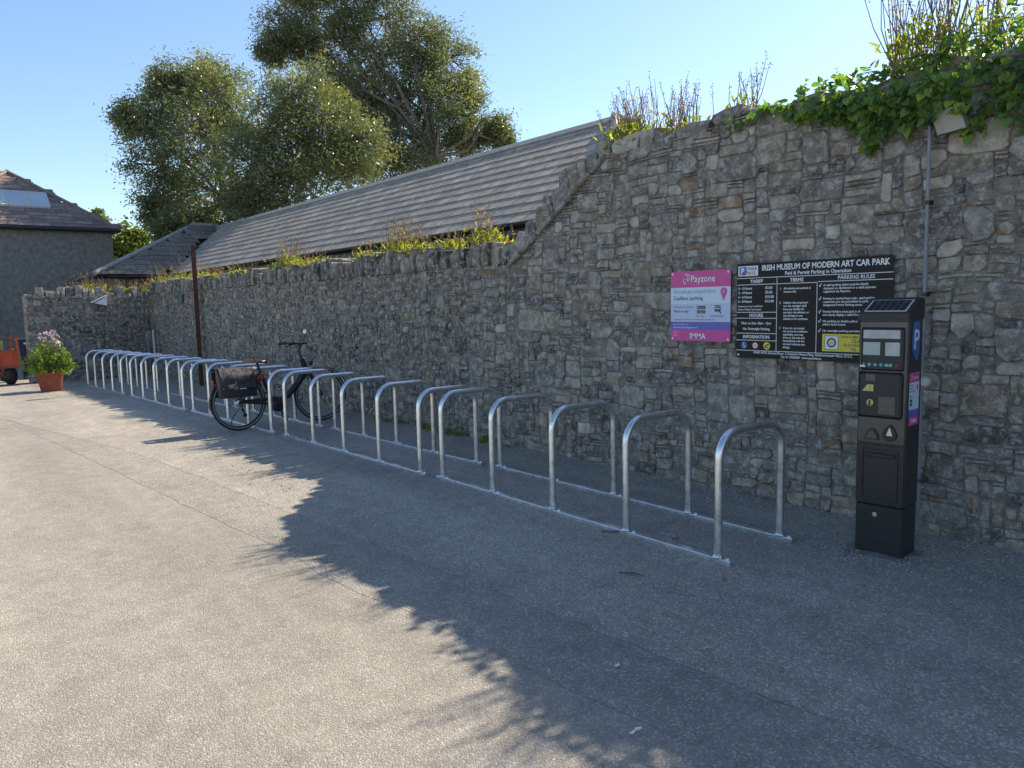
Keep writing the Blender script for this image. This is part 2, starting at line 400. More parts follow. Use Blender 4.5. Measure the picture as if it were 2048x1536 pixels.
def stone_geo(rect, rng, sd, proud=(-.002, .016)):
    """outline + rings in (u, v, depth); depth is outwards"""
    a, b, c, d = rect; j = rng.uniform(.001, .006)
    a += j; b -= j; c += j; d -= j
    w, h = b-a, d-c; mn = min(w, h); pts = []
    def rc(): return mn*(rng.uniform(.22, .48) if rng.random() < .28 else rng.uniform(.03, .17))
    r = [rc() for _ in range(4)]
    def jit(s=.05): return rng.uniform(-s, s)*mn*1.3
    pts = [(a+r[0], c+jit(.03)), ((a+b)/2+jit(.3), c+jit(.05)), (b-r[1], c+jit(.03)), (b+jit(.02), c+r[1]), (b+jit(.05), (c+d)/2+jit(.2)), (b+jit(.02), d-r[2]),
           (b-r[2], d+jit(.03)), ((a+b)/2+jit(.3), d+jit(.05)), (a+r[3], d+jit(.03)), (a+jit(.02), d-r[3]), (a+jit(.05), (c+d)/2+jit(.2)), (a+jit(.02), c+r[0])]
    pts = [warp(x, y, sd) for x, y in pts]
    cu = sum(p[0] for p in pts)/12; cv = sum(p[1] for p in pts)/12
    d0 = rng.uniform(*proud); tu, tv = rng.uniform(-.045, .045), rng.uniform(-.06, .06)
    def ring(ins, dep, nz):
        o = []
        for x, y in pts:
            dx, dy = x-cu, y-cv; l = math.hypot(dx, dy)+1e-6; k = max(0.0, 1-ins/l) if ins < 1 else (2-ins)
            X, Y = cu+dx*k, cv+dy*k
            q = noise.noise(Vector((X*13, Y*13, sd+4)))*nz + noise.noise(Vector((X*31, Y*31, sd+7)))*nz*.6
            o.append((X, Y, dep + q + dx*k*tu + dy*k*tv if dep > -.03 else dep))
        return o
    vs = ring(0, -.04, 0) + ring(0.001, max(d0-.006, -.002), .003) + ring(.007, d0, .006) + ring(1.5, d0+.002, .012)
    vs.append((cu, cv, d0+.004+noise.noise(Vector((cu*13, cv*13, sd)))*.010))
    fs = []
    for k in range(3):
        for i in range(12):
            i2 = (i+1) % 12; fs.append((k*12+i, k*12+i2, k*12+12+i2, k*12+12+i))
    for i in range(12): fs.append((36+i, 36+(i+1) % 12, 48))
    return vs, fs, (cu, cv)
def masonry(root, rects, mapf, rng, sd, limit=300, dark=lambda u, v: 1.0, skip=None):
    """mapf(u, v, depth) -> world; the largest stones in view become parts, the rest one joined part"""
    items = []
    for rc_ in rects:
        vs, fs, (cu, cv) = stone_geo(rc_, rng, sd)
        wv = [mapf(*q) for q in vs]; cen = mapf(cu, cv, 0)
        x, y, z = proj(cen); area = (rc_[1]-rc_[0])*(rc_[3]-rc_[2])/(z*z) if z > .3 and -40 < x < 2090 and -40 < y < 1580 else 0
        items.append((area, wv, fs, cen, tone(rng, dark(cu, cv))))
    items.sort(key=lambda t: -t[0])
    rest = MB()
    for k, (ar, wv, fs, cen, tn) in enumerate(items):
        if k < limit and ar > 0:
            mb = MB(); mb.add([v-cen for v in wv], fs, tn)
            o = mb.build('stone', M['stone'], root, True, colors=True, auto=40); o.location = cen - root.location
        else: rest.add(wv, fs, tn)
    if rest.v:
        o = part(rest, 'rubble', M['stone'], root, True, colors=True, auto=40); tag(o, kind='stuff')
def rough_block(mb, x0, x1, y0, y1, z0, z1, rng, M4, tn, jit=.012, n=2):
    """irregular upright slab: a subdivided box, its corners worn"""
    g = []; nx, ny, nz = 2, 2, 3
    vs = []; idx = {}
    def vid(i, j, k):
        if (i, j, k) in idx: return idx[(i, j, k)]
        x = x0+(x1-x0)*i/nx; y = y0+(y1-y0)*j/ny; z = z0+(z1-z0)*k/nz
        e = sum((i in (0, nx), j in (0, ny), k in (0, nz)))
        q = Vector((rng.uniform(-1, 1), rng.uniform(-1, 1), rng.uniform(-1, 1)))*jit
        if e >= 2:
            cx, cy, cz = (x0+x1)/2, (y0+y1)/2, (z0+z1)/2; q += (Vector((cx, cy, cz))-Vector((x, y, z)))*(.05 if e == 2 else .11)
        p = Vector((x, y, z)) + q; idx[(i, j, k)] = len(vs); vs.append(M4 @ p if M4 else p); return idx[(i, j, k)]
    fs = []
    for i in range(nx):
        for j in range(ny): fs.append((vid(i, j, 0), vid(i, j+1, 0), vid(i+1, j+1, 0), vid(i+1, j, 0))); fs.append((vid(i, j, nz), vid(i+1, j, nz), vid(i+1, j+1, nz), vid(i, j+1, nz)))
    for i in range(nx):
        for k in range(nz): fs.append((vid(i, 0, k), vid(i+1, 0, k), vid(i+1, 0, k+1), vid(i, 0, k+1))); fs.append((vid(i, ny, k), vid(i, ny, k+1), vid(i+1, ny, k+1), vid(i+1, ny, k)))
    for j in range(ny):
        for k in range(nz): fs.append((vid(0, j, k), vid(0, j, k+1), vid(0, j+1, k+1), vid(0, j+1, k))); fs.append((vid(nx, j, k), vid(nx, j+1, k), vid(nx, j+1, k+1), vid(nx, j, k+1)))
    mb.add(vs, fs, tn)
def core(root, u0, u1, topf, mapf, thick, sd, du=.045, base=-.3):
    """mortar body of a wall with an uneven front face"""
    n = int((u1-u0)/du)+1; rows = 60; mb = MB()
    for i in range(n+1):
        u = u0+(u1-u0)*i/n; t = topf(u)
        for j in range(rows+1):
            v = base + (t-base)*j/rows
            q = noise.noise(Vector((u*7, v*7, sd)))*.012 + noise.noise(Vector((u*2.3, v*2.3, sd)))*.010 + noise.noise(Vector((u*17, v*17, sd)))*.006
            mb.v.append(tuple(mapf(u, v, q-.005)))
        mb.v.append(tuple(mapf(u, t, -thick))); mb.v.append(tuple(mapf(u, base, -thick)))
    s = rows+3
    for i in range(n):
        for j in range(rows+2): mb.f.append((i*s+j, (i+1)*s+j, (i+1)*s+j+1, i*s+j+1))
        mb.f.append((i*s+rows+2, (i+1)*s+rows+2, (i+1)*s, i*s))
    mb.f.append(tuple(range(s-1, -1, -1))); mb.f.append(tuple(n*s+j for j in range(s)))
    mb.c = [(1, 1, 1)]*len(mb.v); mb.mi = [0]*len(mb.f)
    return part(mb, 'mortar_core', M['mortar'], root)

YW = 5.15
CORNER = -21.3
RAMP0, RAMP1 = -6.38, -5.12          # the wall climbs from the low to the tall part here
def wall_top(x):                     # underside of coping / top of the masonry
    if x < RAMP0: return 1.97
    if x < RAMP1: return 1.97 + (x-RAMP0)/(RAMP1-RAMP0)*.80
    return 2.88 + .05*noise.noise(Vector((x*2.2, 1, 0))) + .05*noise.noise(Vector((x*6, 4, 0))) + (.07 if -3.85 < x < -3.45 else 0)
rng = random.Random(11)
wall = empty('stone_wall', (-8, YW, 0), label='long grey rubble stone wall rising from a low part to a tall part behind the cycle racks', cat='wall')
mapw = lambda u, v, d: Vector((u, YW-d, v))
core(wall, CORNER, 4.0, lambda x: wall_top(x)-.03, mapw, .46, 2.0)
rects = pack(CORNER+.02, 4.0, -.05, 3.1, lambda u: wall_top(u), rng, scale=.88)
# the low, far part gets darker stone tones
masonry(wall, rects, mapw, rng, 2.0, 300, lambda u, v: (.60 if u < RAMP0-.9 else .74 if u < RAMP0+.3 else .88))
# coping of upright stones on the low part
x = CORNER; k = 0
while x < RAMP0 - .02:
    w = rng.uniform(.05, .14); h = rng.uniform(.18, .34)
    if rng.random() < .12: h *= .75
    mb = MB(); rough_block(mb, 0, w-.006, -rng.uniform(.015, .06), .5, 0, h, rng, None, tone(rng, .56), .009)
    o = mb.build('coping_stone', M['stone'], wall, True, colors=True, auto=35); o.location = Vector((x, YW, 1.955)) - wall.location
    o.rotation_euler = (rng.uniform(-.05, .05), rng.uniform(-.11, .11), rng.uniform(-.06, .06)); x += w*.97
# ledge and slabs up the ramp
ang = math.atan2(.80, RAMP1-RAMP0); L0 = math.hypot(.80, RAMP1-RAMP0); t = -.06
led = MB()
while t < L0+.04:
    w = rng.uniform(.22, .36); Mx = Matrix.Translation((RAMP0, YW, 1.95)) @ Matrix.Rotation(-ang, 4, 'Y')
    mb = MB(); rough_block(mb, t, t+w-.008, -rng.uniform(.05, .075), .45, 0, .05, rng, None, tone(rng, .8), .006)
    o = mb.build('ledge_stone', M['stone'], wall, True, colors=True, auto=35)
    o.matrix_local = Matrix.Translation(-wall.location) @ Mx; t += w
t = -.02
while t < L0-.03:
    w = rng.uniform(.10, .2); h = rng.uniform(.17, .29); Mx = Matrix.Translation((RAMP0, YW, 1.95)) @ Matrix.Rotation(-ang, 4, 'Y') @ Matrix.Translation((t, 0, .052)) @ Matrix.Rotation(rng.uniform(.05, .5), 4, 'Y')
    mb = MB(); rough_block(mb, 0, w, -rng.uniform(.01, .04), .44, -.02, h, rng, None, tone(rng, .7), .014)
    o = mb.build('coping_stone', M['stone'], wall, True, colors=True, auto=35)
    o.matrix_local = Matrix.Translation(-wall.location) @ Mx; t += w*.9
# loose capstones along the tall part
x = RAMP1-.05
while x < 3.9:
    w = rng.uniform(.16, .38); h = rng.uniform(.05, .13)
    mb = MB(); rough_block(mb, 0, w-.01, -.01, .44, -.05, h, rng, None, tone(rng, .85), .016)
    o = mb.build('capstone', M['stone'], wall, True, colors=True, auto=35); o.location = Vector((x, YW, wall_top(x+w/2))) - wall.location
    o.rotation_euler = (0, rng.uniform(-.08, .08), 0); x += w

# return wall at the far end, facing +X
RW_END = Vector((-21.25, 2.43, 0)); RW_COR = Vector((CORNER, YW, 0))
rdir = (RW_COR-RW_END).normalized(); rlen = (RW_COR-RW_END).length; rn = Vector((rdir.y, -rdir.x, 0))
ret = empty('return_wall', RW_END, label='low dark stone wall with jagged coping closing the far end behind the flower pot', cat='wall')
mapr = lambda u, v, d: RW_END + rdir*u + rn*d + Vector((0, 0, v-.1))
core(ret, 0, rlen, lambda u: 2.0, mapr, .45, 5.0, base=-.2)
rects = pack(.0, rlen-.02, -.05, 2.05, lambda u: 2.03, rng, scale=1.1)
masonry(ret, rects, mapr, rng, 5.0, 300, lambda u, v: .56)
# end face of the return wall
en = -rdir
mape = lambda u, v, d: RW_END - rn*u + en*d + Vector((0, 0, v-.1))
er = MB()
for rc_ in pack(0, .45, -.05, 2.05, lambda u: 2.03, rng):
    vs, fs, cc = stone_geo(rc_, rng, 8.0, (.004, .015)); er.add([mape(*q) for q in vs], fs, tone(rng, .9))
tag(part(er, 'end_stones', M['stone'], ret, True, colors=True, auto=40), kind='stuff')
u = 0
while u < rlen-.03:
    w = rng.uniform(.10, .24); h = rng.choice((.12, .2, .26, .3))*rng.uniform(.85, 1.1)
    mb = MB(); rough_block(mb, 0, w-.01, -.03, .46, 0, h, rng, None, tone(rng, .8), .016)
    o = mb.build('coping_stone', M['stone'], ret, True, colors=True, auto=35)
    o.matrix_local = Matrix.Translation(rdir*u + Vector((0, 0, 1.88))) @ Matrix.Rotation(math.atan2(rdir.y, rdir.x), 4, 'Z') @ Matrix.Rotation(rng.uniform(-.08, .08), 4, 'Y'); u += w

# ------------------------------------------------------------------ shed with slate roof
YE, ZE, YR, ZR = 6.4, 2.60, 8.6, 4.25
XN, XF = -6.0, -24.0                     # near end (hip) and far end
shed = empty('slate_roofed_shed', (-15, YE, gz(-15)), label='long low shed with grey slate roof and black gutter behind the wall', cat='shed')
HN = XN - 2.2; RF = -26.2
mb = MB(); mb.box(XF, XN-.3, YE+.35, 10.4, -.4, ZE+.02); part(mb, 'masonry', M['shedwall'], shed)
mb = MB(); mb.box(-28.0, XF+.1, 4.9, 10.4, -.5, ZE-.05); part(mb, 'wing_masonry', M['shedwall'], shed)
# boarding under the slates (closed roof body, set a little low)
d_ = .03
mb = MB()
P = [(XN, YE, ZE-d_), (HN, YR, ZR-d_), (RF, YR, ZR-d_), (XF, YE, ZE-d_), (XN, 10.8, ZE-d_), (-28.6, 10.8, ZE-d_)]
mb.add(P, [(0, 3, 2, 1), (0, 1, 4), (1, 2, 5, 4), (0, 4, 5, 3)], (.05, .045, .04))
WA = (-23.8, 4.4, ZE-.08); WR = (RF, 7.8, ZR-d_)
mb.add([(XF, YE, ZE-d_), WA, WR, (RF, YR, ZR-d_), (-28.6, 4.4, ZE-.08), (-28.6, 10.8, ZE-d_)], [(0, 3, 2, 1), (1, 2, 4), (2, 3, 5, 4)], (.05, .045, .04))
part(mb, 'roof_boarding', M['slate'], shed, colors=True)
mb_t = []
rs = random.Random(5)
base_t = (.34, .288, .228)
tones = [tuple(b*g for b in base_t) for g in (.80, .9, 1.0, 1.06, 1.16, .95)] + [(.25, .235, .215)]
def slate_mesh(w, l, t, tn):
    s = MB(); s.box(-w/2+.007, w/2-.007, 0, l, 0, t, tn)
    me = bpy.data.meshes.new('slate'); me.from_pydata(s.v, [], s.f)
    a = me.color_attributes.new('tone', 'FLOAT_COLOR', 'POINT'); a.data.foreach_set('color', [x for c in s.c for x in (*c, 1)])
    me.materials.append(M['slate']); return me
EXP, SW = .25, .30
slope = Vector((0, YR-YE, ZR-ZE)); SL = slope.length; sd_ = slope.normalized(); pitch = math.atan2(ZR-ZE, YR-YE)
sm = [slate_mesh(SW, .31, .011, t_) for t_ in tones]
spots = []
for r_ in range(11):
    y = YE + sd_.y*(r_*EXP-.03); z = ZE + sd_.z*(r_*EXP-.03); fr = r_*EXP/SL
    x0 = XN - (XN-HN)*fr; x1 = XF + (RF-XF)*fr
    x_ = x0 - .1 - (SW/2 if r_ % 2 else 0)
    while x_ > x1 + .05: spots.append((x_, y, z)); x_ -= SW
spots.sort(key=lambda s: -s[0])
rest = MB()
for k, (x_, y, z) in enumerate(spots):
    Mx = Matrix.Translation((x_, y, z)) @ Matrix.Rotation(pitch - .055 + rs.uniform(-.003, .003), 4, 'X') @ Matrix.Rotation(rs.uniform(-.012, .012), 4, 'Z')
    i = rs.randrange(len(sm))
    if k < 300:
        o = bpy.data.objects.new('slate', sm[i]); col.objects.link(o); o.parent = shed
        o.matrix_local = Matrix.Translation(-shed.location) @ Mx
    else: rest.box(-SW/2+.003, SW/2-.003, 0, .31, 0, .011, tones[i], Mx)
# wing slope facing the car park
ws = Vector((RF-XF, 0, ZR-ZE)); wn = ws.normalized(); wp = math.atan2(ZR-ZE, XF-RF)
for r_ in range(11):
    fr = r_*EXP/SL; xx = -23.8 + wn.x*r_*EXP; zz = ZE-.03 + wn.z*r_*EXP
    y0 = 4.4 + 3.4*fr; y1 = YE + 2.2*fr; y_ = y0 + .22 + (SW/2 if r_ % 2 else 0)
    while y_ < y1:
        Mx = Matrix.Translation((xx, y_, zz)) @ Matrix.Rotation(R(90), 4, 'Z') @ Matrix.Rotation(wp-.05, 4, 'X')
        rest.box(-SW/2+.003, SW/2-.003, 0, .31, 0, .011, tuple(q*.5 for q in rs.choice(tones)), Mx); y_ += SW  # slate tones darkened: tree shade painted into the wing roof
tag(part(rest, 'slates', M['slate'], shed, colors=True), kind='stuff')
x_ = HN
while x_ > RF:
    mb = MB(); w = .45
    for s_ in (-1, 1):
        Mx = Matrix.Translation((x_, YR, ZR+.028)) @ Matrix.Rotation(-s_*.66, 4, 'X')
        mb.box(-w+.006, 0, (-.17 if s_ < 0 else 0), (0 if s_ < 0 else .17), -.012, .012, (.30, .285, .25), Mx @ Matrix.Rotation(0, 4, 'X'))
    part(mb, 'ridge_tile', M['slate'], shed, colors=True); x_ -= w
for a, b in (((HN, YR, ZR+.02), (XN+.05, YE-.03, ZE+.03)), ((HN, YR, ZR+.02), (XN+.05, 10.8, ZE+.03)), ((RF, 7.8, ZR+.02), (-23.78, 4.4, ZE+.0)), ((RF, 7.8, ZR+.03), (RF, YR, ZR+.03))):
    hip = MB(); hip.tube([a, b], .07, 8, c=(.30, .285, .25)); part(hip, 'hip_tile', M['slate'], shed, colors=True)
mb = MB()
def gut(p0, p1, off):
    p0, p1 = Vector(p0), Vector(p1); o = Vector(off)
    prof = [(math.cos(w)*.06, math.sin(w)*.06) for w in [math.pi+math.pi*i/8 for i in range(9)]]
    vs = [];
    for p in (p0, p1):
        for a, b in prof: vs.append(p + o*(a-.05) + Vector((0, 0, b)))
    mb.add(vs, [(i, i+1, 10+i, 9+i) for i in range(8)])
gut((XN, YE, ZE-.03), (XF, YE, ZE-.05), (0, 1, 0)); gut((-23.75, YE, ZE-.1), (-23.75, 4.4, ZE-.1), (-1, 0, 0))
part(mb, 'gutter', M['gutter'], shed, True)
mb = MB(); mb.box(XF, XN, YE+.03, YE+.05, ZE-.2, ZE-.045); part(mb, 'fascia', M['gutter'], shed)

# ------------------------------------------------------------------ pebbledashed house at the left
XB = -30.0
house = empty('pebbledash_house', (XB, 3.5, gz(XB)), label='grey pebbledashed house with hipped slate roof and skylight beyond the flower pot', cat='house')
HY0, HY1 = .8, 6.28; AP = Vector((XB-2.9, 3.54, 6.5)); EZ = 4.40
mb = MB(); mb.box(-41, XB, HY0+.05, HY1-.1, -.6, EZ); part(mb, 'wall', M['render'], house)
mb = MB(); o_ = .15
A_ = [(XB+o_, HY0-.1, EZ-.06), (XB+o_, HY1+.06, EZ-.06), tuple(AP), (-41.2, HY0-.1, EZ-.06), (-41.2, HY1+.06, EZ-.06), (-38.5, 3.54, 6.5)]
A_ = [Vector(q)-Vector((0, 0, .03)) for q in A_]
mb.add(A_, [(0, 1, 2), (1, 4, 5, 2), (4, 3, 5), (3, 0, 2, 5), (0, 3, 4, 1)], (.10, .085, .08)); part(mb, 'roof_boarding', M['slate'], house, colors=True)
hs = AP - Vector((XB+o_, AP.y, EZ)); hl = math.hypot(hs.x, hs.z); hp = math.atan2(hs.z, -hs.x); hd = Vector((hs.x, 0, hs.z))/hl
rh = random.Random(3); n_r = 16; ex = hl/n_r
htones = [(.21, .145, .122), (.18, .13, .115), (.25, .185, .155), (.23, .17, .15), (.17, .13, .118), (.28, .22, .185)]
hm = []
for t_ in htones:
    s = MB(); s.box(-.22+.004, .22-.004, 0, ex*1.5, 0, .016, t_)
    me = bpy.data.meshes.new('slate'); me.from_pydata(s.v, [], s.f); a = me.color_attributes.new('tone', 'FLOAT_COLOR', 'POINT')
    a.data.foreach_set('color', [x for c in s.c for x in (*c, 1)]); me.materials.append(M['slate']); hm.append(me)
SKY = (AP.y-1.45, AP.y+.98, .33, .66)      # skylight: y range, slope fraction range
for r_ in range(n_r):
    fr = r_/n_r; y0 = HY0-.1 + (AP.y-HY0+.1)*fr; y1 = HY1+.06 - (HY1+.06-AP.y)*fr; y_ = y0 + (.1 if r_ % 2 else .32)
    while y_ < y1:
        if not (SKY[2]-.03 < fr+.02 < SKY[3]-.04 and SKY[0] < y_ < SKY[1]):
            o = bpy.data.objects.new('slate', rh.choice(hm)); col.objects.link(o); o.parent = house
            pos = Vector((XB+o_, y_, EZ)) + hd*(r_*ex)
            o.matrix_local = Matrix.Translation(pos-house.location) @ Matrix.Rotation(R(90), 4, 'Z') @ Matrix.Rotation(hp-.05, 4, 'X')
        y_ += .44
for q in ((HY0-.1), (HY1+.06)):
    mb = MB(); mb.tube([(XB+o_, q, EZ+.02), tuple(AP+Vector((0, 0, .05)))], .06, 8, c=(.22, .16, .14)); part(mb, 'hip_tile', M['slate'], house, colors=True)
mb = MB(); mb.tube([tuple(AP+Vector((0, 0, .05))), (-38.5, 3.54, 6.55)], .07, 8, c=(.26, .16, .14)); part(mb, 'ridge_tile', M['slate'], house, colors=True)
mb = MB(); mb.tube([(XB+o_+.05, HY0-.12, EZ-.09), (XB+o_+.05, HY1+.1, EZ-.09)], .065, 8); mb.tube([(XB+o_+.05, HY1+.1, EZ-.09), (-41, HY1+.1, EZ-.09)], .06, 8)
part(mb, 'gutter', M['gutter'], house, True)
def hmap(y, f, h): return Vector((XB+o_, y, EZ)) + hd*(f*hl) + Vector((math.sin(hp), 0, math.cos(hp)))*h
for k in range(4):
    ya = SKY[0] + (SKY[1]-SKY[0])*k/4; yb = ya + (SKY[1]-SKY[0])/4; f0, f1 = SKY[2], SKY[3]-.05
    def slab(mb, y0, y1, a, b, h0, h1):
        vs = [hmap(y, f, h) for h in (h0, h1) for f in (a, b) for y in (y0, y1)]
        mb.add(vs, [(0, 2, 3, 1), (4, 5, 7, 6), (0, 1, 5, 4), (2, 6, 7, 3), (0, 4, 6, 2), (1, 3, 7, 5)])
    mb = MB(); slab(mb, ya+.005, ya+.05, f0, f1, .0, .07); slab(mb, yb-.05, yb-.005, f0, f1, .0, .07); slab(mb, ya+.05, yb-.05, f0, f0+.02, 0, .07); slab(mb, ya+.05, yb-.05, f1-.02, f1, 0, .07)
    w_ = part(mb, 'skylight_frame', M['alu'], house)
    mb = MB(); slab(mb, ya+.045, yb-.045, f0+.017, f1-.017, .02, .055); mb.build('pane', M['glass'], w_, origin=house.location)

# ------------------------------------------------------------------ cycle racks
def hoop_pts(w, h, rad, n=8):
    pts = [(0, 0)]; pts.append((0, h-rad))
    for i in range(1, n+1): a = math.pi/2*i/n; pts.append((rad-rad*math.cos(a), h-rad+rad*math.sin(a)))
    for i in range(n+1): a = math.pi/2*i/n; pts.append((w-rad+rad*math.sin(a), h-rad+rad*math.cos(a)))
    pts.append((w, 0)); return pts
def make_rack():
    root = empty('cycle_rack')
    W_, S_, TUB = .645, .732, .0245
    for i in range(5):
        mb = MB(); mb.tube([(0, a, b) for a, b in hoop_pts(W_, .735, .155)], TUB, 14)
        o = mb.build('hoop', M['galv'], root, True, auto=50); o.location = ((i-2)*S_, 0, .03)
        for yy in (0, W_):                                          # weld collar at the foot
            mb2 = MB(); mb2.lathe([(.034, 0), (.034, .004), (.0255, .016)], 14); c = mb2.build('weld', M['galv'], o, True); c.location = (0, yy, .0)
        mb2 = MB(); mb2.tube([(-.0, -.0262+.0005, .62), (0, -.0245, .62)], .005, 8)
    for yy in (0, W_):
        mb = MB()
        # shallow channel rail with rounded top edges
        x0, x1 = -2*S_-.08, 2*S_+.10
        prof = [(-.026, 0), (-.026, .022), (-.020, .029), (.020, .029), (.026, .022), (.026, 0)]
        vs = [(x, yy+a, b) for x in (x0, x1) for a, b in prof]
        mb.add(vs, [(i, i+1, 7+i, 6+i) for i in range(5)] + [(0, 6, 11, 5), (5, 4, 3, 2, 1, 0), (6, 7, 8, 9, 10, 11)])
        r_ = mb.build('rail', M['galv'], root)
        for i in range(5):
            mb2 = MB(); mb2.lathe([(.012, 0), (.012, .007), (.007, .010)], 6); b_ = mb2.build('bolt', M['galv'], r_); b_.location = ((i-2)*S_+.065, yy, .029)
    return root
rack = make_rack()
E1 = 'racks in the row along the stone wall'
RK = [((-4.166, 3.685, 0), 0, 1.0, 'five-hoop galvanised cycle rack standing next to the black parking machine'),
      ((-7.40, 3.612, 0), R(1.3), 1.0, 'empty galvanised cycle rack between the parked bicycle and the rack by the machine'),
      ((-10.76, 3.522, 0), R(.9), 1.035, 'galvanised cycle rack with the dark bicycle parked in its hoops'),
      ((-14.18, 3.424, 0), R(1.2), 1.06, 'galvanised cycle rack in front of the rusty post, beyond the bicycle'),
      ((-17.82, 3.315, 0), R(1.2), 1.04, 'last galvanised cycle rack of the row, ending beside the flower pot')]
for i, (p_, rz, sx, lab) in enumerate(RK):
    o = rack if i == 0 else copy_tree(rack)
    o.location = (p_[0], p_[1], gz(p_[0])+.004); tilt = math.atan((gz(p_[0]+1)-gz(p_[0]-1))/2)
    o.rotation_euler = (0, -tilt, rz); o.scale = (sx, 1, 1); tag(o, lab, 'cycle rack', E1)

# ------------------------------------------------------------------ text
_txt = {}
def text_geo(s, size, bold=0.0, align='LEFT', spacing=1.0):
    cu = bpy.data.curves.new('t', 'FONT'); cu.body = s; cu.size = size; cu.offset = bold*size; cu.align_x = align
    cu.space_character = spacing; cu.fill_mode = 'FRONT'; cu.resolution_u = 2
    o = bpy.data.objects.new('t', cu)
    me = o.to_mesh(); vs = [v.co.copy() for v in me.vertices]; fs = [tuple(p.vertices) for p in me.polygons]
    o.to_mesh_clear(); bpy.data.objects.remove(o); bpy.data.curves.remove(cu)
    return vs, fs
def put_text(mb, s, x, z, size, mapf, bold=.0, align='LEFT', fit=None, spacing=1.0):
    vs, fs = text_geo(s, size, bold, align, spacing)
    if fit and vs:
        w = max(v.x for v in vs)-min(v.x for v in vs); k = fit/w if w > fit else 1.0
        for v in vs: v.x *= k
    mb.add([mapf(x+v.x, z+v.y, 0) for v in vs], fs)
def rect(mb, x0, x1, z0, z1, mapf, h=0):
    mb.add([mapf(x0, z0, h), mapf(x1, z0, h), mapf(x1, z1, h), mapf(x0, z1, h)], [(0, 1, 2, 3)])
def disc(mb, x, z, r, mapf, h=0, n=24, r0=None):
    if r0 is None: mb.add([mapf(x+r*math.cos(2*math.pi*i/n), z+r*math.sin(2*math.pi*i/n), h) for i in range(n)], [tuple(range(n))])
    else:
        vs = [mapf(x+q*math.cos(2*math.pi*i/n), z+q*math.sin(2*math.pi*i/n), h) for q in (r0, r) for i in range(n)]
        mb.add(vs, [(i, (i+1) % n, n+(i+1) % n, n+i) for i in range(n)])
def stroke(mb, pts, w, mapf, h=0):
    for a, b in zip(pts[:-1], pts[1:]):
        d = Vector((b[0]-a[0], b[1]-a[1])); d.normalize(); q = Vector((-d.y, d.x))*w/2; e = d*w*.3
        mb.add([mapf(a[0]-e.x+q.x, a[1]-e.y+q.y, h), mapf(a[0]-e.x-q.x, a[1]-e.y-q.y, h), mapf(b[0]+e.x-q.x, b[1]+e.y-q.y, h), mapf(b[0]+e.x+q.x, b[1]+e.y+q.y, h)], [(0, 1, 2, 3)])
def logo_p(mb, x, z, s, mapf, h=0):
    """folded-ribbon letter P mark"""
    o = [(.25, .95), (.55, 1.0), (.82, .86), (.9, .62), (.78, .42), (.5, .3), (.36, .22), (.36, .02), (.12, .1), (.1, .62)]
    stroke(mb, [(x+a*s, z+b*s) for a, b in o], s*.075, mapf, h)
    i = [(.25, .95), (.36, .82), (.62, .8), (.68, .64), (.55, .5), (.38, .46)]
    stroke(mb, [(x+a*s, z+b*s) for a, b in i], s*.075, mapf, h)

# ------------------------------------------------------------------ pink and white sign
def sign_plate(root, x0, x1, z0, z1, y, th, mat, rad=.012):
    mb = MB(); pts = []
    for cx, cz, a0 in ((x1-rad, z1-rad, 0), (x0+rad, z1-rad, 90), (x0+rad, z0+rad, 180), (x1-rad, z0+rad, 270)):
        for i in range(5): a = R(a0+90*i/4); pts.append((cx+rad*math.cos(a), cz+rad*math.sin(a)))
    n = len(pts); vs = [(a, yy, b) for yy in (y-th, y) for a, b in pts]
    mb.add(vs, [tuple(range(n-1, -1, -1)), tuple(range(n, 2*n))] + [(i, (i+1) % n, n+(i+1) % n, n+i) for i in range(n)])
    return part(mb, 'plate', mat, root)
YS = YW - .035
def flat(y0, step=.0006): return lambda x, z, h: (x, y0-step*h, z)
ps = empty('cashless_parking_sign', (-3.945, YS, 1.205), label='pink and pale blue cashless parking sign on the wall beside the black board', cat='sign')
X0, X1, Z0, Z1 = -4.243, -3.650, 1.207, 1.778
sign_plate(ps, X0, X1, Z0, Z1, YS, .004, M['pink'])
fm = flat(YS-.005)
def pl(name, mat, fn):
    mb = MB(); fn(mb); return part(mb, name, mat, ps)
pl('pale_panel', M['paleblue'], lambda b: rect(b, X0, X1, 1.512, 1.645, fm))
pl('ways_panel', M['paleblue2'], lambda b: rect(b, X0, X1, 1.365, 1.5118, fm))
pl('help_band', M['purple'], lambda b: rect(b, X0, X1, 1.300, 1.3648, fm))
fm = flat(YS-.0062)
def white_txt(b):
    def put_text(_, *a, **k):
        q = MB(); globals()['put_text'](q, *a, **k); part(q, 'lettering', M['white'], ps)
    logo_p(b, -4.118, 1.672, .085, fm)
    put_text(b, 'Payzone', -4.035, 1.688, .078, fm, .012, fit=.235)
    put_text(b, 'IMMA', -3.965, 1.228, .064, fm, .022, 'CENTER')
    put_text(b, 'An bhfuil cabhair uait', -4.215, 1.338, .018, fm); put_text(b, 'Need help? parking@payzone.ie', -4.215, 1.313, .019, fm, .012)
    put_text(b, 'Cónra', -4.215, 1.272, .02, fm); put_text(b, 'Zone', -4.215, 1.248, .02, fm, .012)
pl('logo', M['white'], white_txt)
